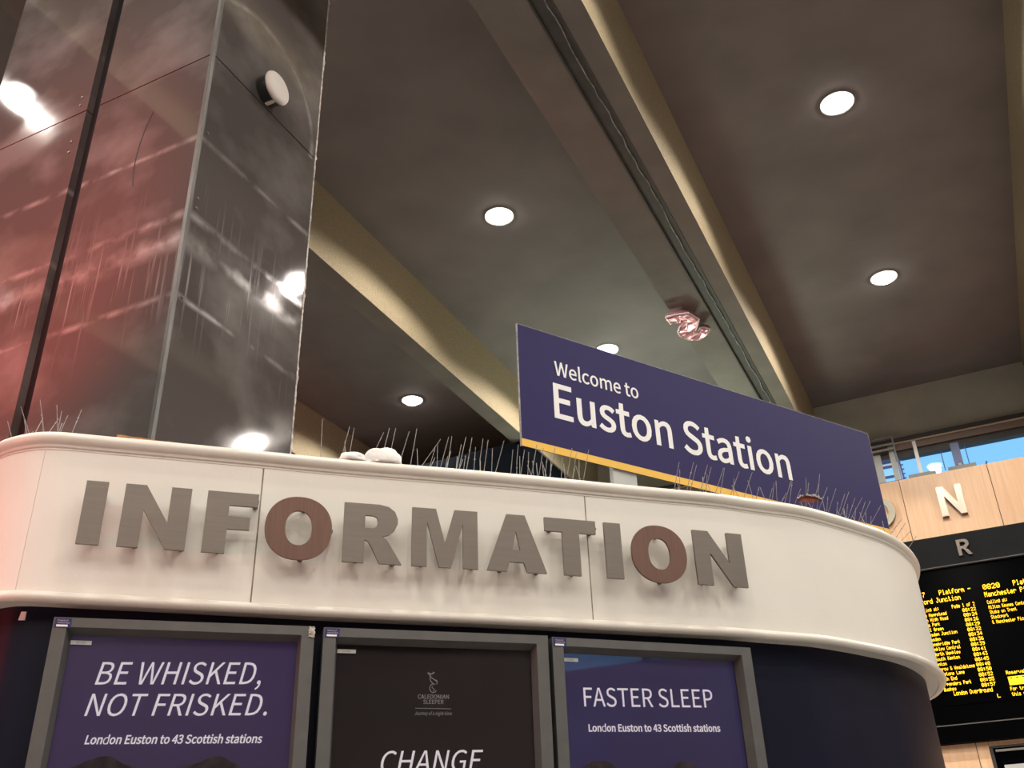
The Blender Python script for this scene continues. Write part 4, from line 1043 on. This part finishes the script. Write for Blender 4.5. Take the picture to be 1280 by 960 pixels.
# ------------------------------------------------------------------ bird spikes along the fascia top
SPIKES = [
 (0.619, [(-1.507,2.647,2.9),(-1.535,2.631,2.975)]),
 (0.689, [(-1.453,2.621,2.9),(-1.475,2.608,2.976)]),
 (0.704, [(-1.44,2.616,2.9),(-1.483,2.593,3.003)]),
 (0.756, [(-1.399,2.605,2.9),(-1.417,2.596,2.981)]),
 (0.760, [(-1.395,2.605,2.9),(-1.426,2.588,3.021)]),
 (0.805, [(-1.361,2.606,2.9),(-1.362,2.605,2.989)]),
 (0.810, [(-1.357,2.606,2.9),(-1.376,2.596,3.006)]),
 (0.848, [(-1.325,2.614,2.9),(-1.31,2.621,3.0)]),
 (1.593, [(-0.621,2.85,2.9),(-0.624,2.849,3.054)]),
 (1.655, [(-0.562,2.869,2.9),(-0.538,2.874,3.037)]),
 (1.671, [(-0.546,2.874,2.9),(-0.551,2.873,2.985)]),
 (1.680, [(-0.538,2.877,2.9),(-0.524,2.879,3.033)]),
 (1.742, [(-0.478,2.895,2.9),(-0.429,2.904,3.026)]),
 (1.782, [(-0.44,2.907,2.9),(-0.412,2.911,3.044)]),
 (1.807, [(-0.416,2.914,2.9),(-0.392,2.918,3.046)]),
 (1.841, [(-0.383,2.924,2.9),(-0.348,2.929,3.038)]),
 (1.880, [(-0.345,2.935,2.9),(-0.324,2.938,3.051)]),
 (1.909, [(-0.318,2.944,2.9),(-0.245,2.951,3.015)]),
 (1.942, [(-0.286,2.953,2.9),(-0.264,2.955,2.985)]),
 (1.971, [(-0.258,2.961,2.9),(-0.256,2.961,3.0)]),
 (1.979, [(-0.251,2.964,2.9),(-0.219,2.966,3.03)]),
 (1.998, [(-0.233,2.969,2.9),(-0.223,2.97,2.961)]),
 (2.005, [(-0.227,2.971,2.9),(-0.209,2.972,3.034)]),
 (2.035, [(-0.197,2.98,2.9),(-0.178,2.981,3.007)]),
 (2.042, [(-0.191,2.982,2.9),(-0.162,2.984,3.036)]),
 (2.060, [(-0.174,2.987,2.9),(-0.164,2.988,2.97)]),
 (2.069, [(-0.165,2.99,2.9),(-0.142,2.991,3.036)]),
 (2.096, [(-0.139,2.998,2.9),(-0.131,2.998,3.003)]),
 (2.120, [(-0.117,3.005,2.9),(-0.117,3.005,2.958),(-0.105,3.005,3.038)]),
 (2.130, [(-0.107,3.008,2.9),(-0.088,3.009,3.033)]),
 (2.158, [(-0.08,3.016,2.9),(-0.074,3.016,3.006)]),
 (2.167, [(-0.071,3.019,2.9),(-0.034,3.02,3.034)]),
 (2.224, [(-0.017,3.036,2.9),(-0.005,3.036,3.007)]),
 (2.247, [(0.004,3.043,2.9),(0.007,3.043,2.968),(0.014,3.043,3.027)]),
 (2.258, [(0.015,3.046,2.9),(0.035,3.046,3.01)]),
 (2.286, [(0.041,3.055,2.9),(0.049,3.055,3.004)]),
 (2.296, [(0.051,3.058,2.9),(0.078,3.057,3.032)]),
 (2.307, [(0.061,3.061,2.9),(0.062,3.061,2.971)]),
 (2.322, [(0.076,3.066,2.9),(0.1,3.065,3.022)]),
 (2.346, [(0.098,3.073,2.9),(0.112,3.073,2.992)]),
 (2.361, [(0.112,3.078,2.9),(0.141,3.077,3.026)]),
 (2.366, [(0.117,3.08,2.9),(0.125,3.08,2.967)]),
 (2.407, [(0.155,3.093,2.9),(0.165,3.092,2.996)]),
 (2.424, [(0.171,3.098,2.9),(0.201,3.097,3.033)]),
 (2.446, [(0.192,3.105,2.9),(0.216,3.104,3.02)]),
 (2.474, [(0.218,3.114,2.9),(0.224,3.114,2.997)]),
 (2.485, [(0.229,3.118,2.9),(0.26,3.116,3.033)]),
 (2.828, [(0.556,3.227,2.9),(0.589,3.221,3.019)]),
 (2.854, [(0.58,3.235,2.9),(0.59,3.233,2.996)]),
 (2.876, [(0.601,3.241,2.9),(0.643,3.234,3.023)]),
 (2.889, [(0.613,3.245,2.9),(0.654,3.238,3.014)]),
 (2.929, [(0.651,3.258,2.9),(0.695,3.249,3.017)]),
 (2.950, [(0.669,3.265,2.9),(0.709,3.257,3.011)]),
 (2.958, [(0.677,3.267,2.9),(0.692,3.264,2.986)]),
 (2.992, [(0.707,3.279,2.9),(0.756,3.269,3.012)]),
 (3.017, [(0.729,3.289,2.9),(0.762,3.281,3.016)]),
 (3.058, [(0.765,3.305,2.9),(0.816,3.293,3.005)]),
 (3.078, [(0.783,3.314,2.9),(0.798,3.31,2.986)]),
 (3.116, [(0.819,3.33,2.9),(0.87,3.318,3.012)]),
 (3.169, [(0.869,3.352,2.9),(0.893,3.345,2.964)]),
 (3.223, [(0.919,3.371,2.9),(0.946,3.364,2.965)]),
 (3.241, [(0.936,3.378,2.9),(0.958,3.372,2.989)]),
 (3.268, [(0.959,3.388,2.9),(0.97,3.385,3.002)]),
 (3.275, [(0.965,3.391,2.9),(0.999,3.381,2.951)]),
 (3.295, [(0.983,3.399,2.9),(1.026,3.386,3.0)]),
 (3.323, [(1.006,3.41,2.9),(1.034,3.402,3.003)]),
 (3.344, [(1.023,3.42,2.9),(1.063,3.407,2.976)]),
 (3.405, [(1.072,3.45,2.9),(1.09,3.445,2.958),(1.101,3.441,3.034)]),
 (3.415, [(1.081,3.456,2.9),(1.11,3.447,3.016)]),
 (3.441, [(1.101,3.47,2.9),(1.151,3.454,3.016)]),
 (3.475, [(1.129,3.489,2.9),(1.168,3.477,3.063)]),
 (3.477, [(1.13,3.49,2.9),(1.185,3.473,3.004)]),
 (3.533, [(1.175,3.523,2.9),(1.195,3.516,2.984)]),
 (3.533, [(1.175,3.523,2.9),(1.228,3.505,3.011)]),
 (3.594, [(1.222,3.559,2.9),(1.241,3.552,2.976)]),
 (3.594, [(1.222,3.559,2.9),(1.271,3.542,3.002)]),
 (3.607, [(1.233,3.567,2.9),(1.29,3.547,3.012)]),
 (3.656, [(1.271,3.598,2.9),(1.291,3.59,2.979)]),
 (3.659, [(1.272,3.599,2.9),(1.322,3.581,3.001)]),
 (3.667, [(1.279,3.605,2.9),(1.349,3.58,2.999)]),
 (3.709, [(1.312,3.631,2.9),(1.332,3.624,2.975)]),
 (3.726, [(1.325,3.642,2.9),(1.374,3.624,2.999)]),
 (3.735, [(1.332,3.647,2.9),(1.395,3.624,3.002)]),
 (3.794, [(1.377,3.684,2.9),(1.388,3.679,2.98)]),
 (3.796, [(1.378,3.685,2.9),(1.446,3.66,2.995)]),
 (3.823, [(1.397,3.702,2.9),(1.412,3.696,2.965)]),
 (3.969, [(1.492,3.804,2.9),(1.563,3.776,2.976)]),
 (4.035, [(1.531,3.854,2.9),(1.597,3.828,2.979)]),
 (4.082, [(1.557,3.891,2.9),(1.624,3.865,2.955)]),
 (4.229, [(1.632,4.013,2.9),(1.696,3.987,2.976)]),
]

cuts = [(0.55, 0.90, 'short bird spike strip at the rounded left end of the fascia'),
        (1.55, 1.86, 'bird spike strip with dusty bent wires beside the paper lumps'),
        (1.86, 2.20, 'bird spike strip of upright dusty wires in front of the dark glass'),
        (2.20, 2.55, 'bird spike strip just left of the sign, under its yellow corner'),
        (2.80, 3.17, 'bird spike strip before the middle of the purple sign, below its last word'),
        (3.17, 3.53, 'bird spike strip with the torn red wrapper caught in its wires'),
        (3.53, 3.95, 'bird spike strip of crossing wires on the right-hand curve'),
        (3.95, 4.50, 'sparse bird spike strip at the far right of the curved fascia')]
rs = random.Random(11)
for a, b, lab in cuts:
    mid = kat((a + b) / 2, .045)
    root = thing('bird_spike_strip', lab, 'bird spikes', (mid.x, mid.y, 2.905), group='bird spike strips on the kiosk fascia')
    K = 12; vs = []; fs = []
    for i in range(K + 1):
        s = a + .01 + (b - a - .02) * i / K
        for o_, z in ((.035, 2.9005), (.060, 2.9005), (.060, 2.904), (.035, 2.904)):
            p = kat(s, o_); vs.append((p.x, p.y, z))
    for i in range(K):
        for k in range(4): fs.append((i * 4 + k, i * 4 + (k + 1) % 4, (i + 1) * 4 + (k + 1) % 4, (i + 1) * 4 + k))
    fs.append((0, 1, 2, 3)); fs.append((K * 4 + 3, K * 4 + 2, K * 4 + 1, K * 4))
    mesh_obj('base_strip', vs, fs, MT['clear'], root, world=True)
    # clots of dust on the strip
    m = MB()
    for k in range(int((b - a) * 55)):
        s = rs.uniform(a, b); p = kat(s, rs.uniform(.03, .055)); r = rs.uniform(.003, .008)
        prof = [(r * .7, -r * .3), (r, 0), (r * .7, r * .45), (r * .15, r * .65)]
        m.lathe(prof, 6, (p.x, p.y, 2.904))
    tag(mesh_obj('dust', m.v, m.f, MT['dust'], root, world=True), kind='stuff')
    for s, pts in SPIKES:
        if not (a <= s < b): continue
        P = [Vector(q) for q in pts]
        m = MB(); m.tube([P[0] - Vector((0, 0, .001))] + P[1:], .0011, 5)
        # dust beads caught on the wire
        for k in range(rs.choice((0, 1, 1, 2))):
            t = rs.random(); i = min(int(t * (len(P) - 1)), len(P) - 2); q = P[i].lerp(P[i + 1], rs.uniform(.3, 1.0)); r = rs.uniform(.0018, .0032)
            m.lathe([(r * .4, -r), (r, -r * .2), (r * .9, r * .4), (r * .3, r)], 6, q)
        mesh_obj('spike', m.v, m.f, MT['spike'], root, world=True)
        # the hidden twin wire leaning back over the roof
        if rs.random() < .45:
            d = Vector((rs.uniform(-.02, .02), rs.uniform(.02, .07), rs.uniform(.07, .11)))
            m = MB(); m.tube([P[0] - Vector((0, 0, .001)), P[0] + d], .0011, 5)
            mesh_obj('spike', m.v, m.f, MT['spike'], root, world=True)

# ------------------------------------------------------------------ litter on top of the fascia
def lump(name, label, cat, s0, s1, h, m, seed, off=.03, depth=.05, zb=2.905):
    a, b = kat(s0, off), kat(s1, off)
    w = (b - a).length; c = (a + b) / 2
    dx = Vector(((b - a).x / w, (b - a).y / w, 0)); dy = Vector((-dx.y, dx.x, 0))
    me = bpy.data.meshes.new(name); bm = bmesh.new()
    bmesh.ops.create_icosphere(bm, subdivisions=4, radius=1.0)
    rr = random.Random(seed)
    ph = [(Vector((rr.uniform(-1, 1), rr.uniform(-1, 1), rr.uniform(-1, 1))).normalized(), rr.uniform(2.5, 6), rr.uniform(0, 6)) for _ in range(9)]
    for v in bm.verts:
        n = v.co.normalized()
        d = 1 + sum(.05 * abs(math.sin(f * n.dot(a_) + p_)) for a_, f, p_ in ph) - .15
        q = n * d
        z = max(q.z, -.15)
        v.co = dx * (q.x * w / 2) + dy * (q.y * depth / 2) + Vector((0, 0, (z + .15) * h / 1.15))
    bm.to_mesh(me); bm.free(); me.materials.append(m)
    for p in me.polygons: p.use_smooth = True
    o = bpy.data.objects.new(name, me); COL.objects.link(o); o.location = (c.x, c.y, zb)
    return tag(o, label, cat)
lump('crumpled_paper', 'larger crumpled white paper lump on the fascia top among bird spikes', 'litter', 1.735, 1.848, .052, MT['paper'], 2)
lump('crumpled_paper', 'lower, flatter white paper lump just left of the larger one', 'litter', 1.655, 1.735, .030, MT['paper'], 5)

# red torn wrapper: a folded blade leaning on the lip, with dusty fluff along its top edge
a, b = kat(3.335, .002), kat(3.485, .02)
wr_ = thing('torn_wrapper', 'torn rust-red wrapper with white fluff snagged on the fascia edge below the purple sign', 'litter', ((a.x + b.x) / 2, (a.y + b.y) / 2, 2.906))
vs = []; fs = []; rr = random.Random(4); n = 14
tops = []
for i in range(n + 1):
    t = i / n; p = a.lerp(b, t)
    z = 2.908 + .040 * t ** 1.1 + .003 * math.sin(t * 9)
    wd = .026 * math.sin(math.pi * min(1, t * .88 + .10)) ** .8 + .003
    for k in range(4):
        u_ = k / 3
        vs.append((p.x + rr.uniform(-.001, .001), p.y - .004 + .012 * u_ * math.sin(3 * u_), z + u_ * wd + rr.uniform(-.001, .001)))
    tops.append(vs[-1])
for i in range(n):
    for k in range(3): fs.append((i * 4 + k, i * 4 + k + 1, (i + 1) * 4 + k + 1, (i + 1) * 4 + k))
o = mesh_obj('wrapper', vs, fs, MT['redwrap'], wr_, world=True)
md = o.modifiers.new('thick', 'SOLIDIFY'); md.thickness = .002
m = MB()
for k in range(34):
    t = rr.choice(tops[1:4] + tops[6:] + tops[10:]); r = rr.uniform(.002, .005)
    m.lathe([(r * .5, -r * .6), (r, 0), (r * .7, r * .5), (r * .1, r * .8)], 6, (t[0] + rr.uniform(-.006, .006), t[1] - .002, t[2] + rr.uniform(-.002, .004)))
tag(mesh_obj('fluff', m.v, m.f, MT['dust'], wr_, world=True), kind='stuff')

# wooden board lying along the fascia top, in front of the column
a, b = kat(.978, .05), kat(1.385, .055)
d = (b - a).normalized(); nrm = Vector((-d.y, d.x))
vs = []; fs = []; K = 24; rr = random.Random(9)
for i in range(K + 1):
    t = i / K; p = a.lerp(b, t)
    th = .020 * (1 - t) ** .8 + .003
    for o_, z in ((0, 2.899), (.05, 2.899), (.05, 2.899 + .006 + th + .008), (0, 2.905 + .002 * (1 - t) + th)):
        q = p + nrm * o_; vs.append((q.x, q.y, z + (rr.uniform(-.0012, .0018) if z > 2.9 else 0)))
for i in range(K):
    for k in range(4): fs.append((i * 4 + k, i * 4 + (k + 1) % 4, (i + 1) * 4 + (k + 1) % 4, (i + 1) * 4 + k))
fs.append((0, 1, 2, 3)); fs.append((K * 4 + 3, K * 4 + 2, K * 4 + 1, K * 4))
bo = thing('wooden_board', 'thin orange-brown offcut of board lying on the fascia top below the column', 'board', (a.x, a.y, 2.90))
mesh_obj('board', vs, fs, MT['plank'], bo, world=True)
m = MB()
for k in range(60):
    t = rr.random(); p = a.lerp(b, t) + nrm * rr.uniform(.002, .03); r = rr.uniform(.002, .005)
    th = .020 * (1 - t) ** .8
    m.lathe([(r * .7, -r * .4), (r, 0), (r * .6, r * .5), (r * .1, r * .7)], 6, (p.x, p.y, 2.908 + th))
tag(mesh_obj('dust', m.v, m.f, MT['dust'], bo, world=True), kind='stuff')

# ------------------------------------------------------------------ foil figure balloon stuck under the rib
fb = thing('foil_balloon', 'deflated shiny pink foil figure two stuck under the grooved ceiling beam', 'balloon', H(-2.66, 11.72, 8.86), ROT)
outline = [(-2.885, 11.31), (-2.76, 11.30), (-2.57, 11.34), (-2.49, 11.57), (-2.60, 11.80), (-2.655, 11.87), (-2.59, 11.88), (-2.545, 11.80), (-2.49, 11.82), (-2.425, 11.90), (-2.53, 12.05), (-2.66, 12.10), (-2.78, 12.03), (-2.86, 11.86), (-2.855, 11.75), (-2.79, 11.64), (-2.69, 11.54), (-2.79, 11.50), (-2.88, 11.49)]
oc = [(x + 2.66, y - 11.72) for x, y in outline]
# inflated body: rings of the outline shrinking towards a low ridge on both faces
cu = bpy.data.curves.new('tmp', 'CURVE'); cu.dimensions = '2D'; cu.fill_mode = 'BOTH'; cu.extrude = .018; cu.bevel_depth = .022; cu.bevel_resolution = 3; cu.offset = -.022
sp = cu.splines.new('POLY'); sp.points.add(len(oc) - 1)
for p, (x, y) in zip(sp.points, oc): p.co = (x, y, 0, 1)
sp.use_cyclic_u = True
to = bpy.data.objects.new('tmp', cu); COL.objects.link(to); bpy.context.view_layer.update()
me = bpy.data.meshes.new_from_object(to.evaluated_get(_dg()))
bpy.data.objects.remove(to); bpy.data.curves.remove(cu)
rr = random.Random(2)
bm = bmesh.new(); bm.from_mesh(me); bmesh.ops.remove_doubles(bm, verts=bm.verts, dist=.0005)
bmesh.ops.triangulate(bm, faces=bm.faces)
bmesh.ops.subdivide_edges(bm, edges=[e for e in bm.edges if e.calc_length() > .05], cuts=2, use_grid_fill=False)
bmesh.ops.triangulate(bm, faces=bm.faces)
for v in bm.verts: v.co += Vector((rr.uniform(-.004, .004), rr.uniform(-.004, .004), rr.uniform(-.010, .010)))
bm.to_mesh(me); bm.free()
me.materials.clear(); me.materials.append(MT['foil'])
body = bpy.data.objects.new('foil_body', me); link(body, fb)
m = MB(); m.tube([(x, y, -.022 + rr.uniform(-.006, .006)) for x, y in oc + oc[:1]], .013, 5); m.obj('foil_seam', MT['foilseam'], fb)
m = MB(); m.tube([(-.17, -.03, -.04), (-.06, .03, -.05), (.0, -.12, -.045), (.12, -.16, -.04)], .007, 5); m.obj('crease', MT['foilseam'], fb)
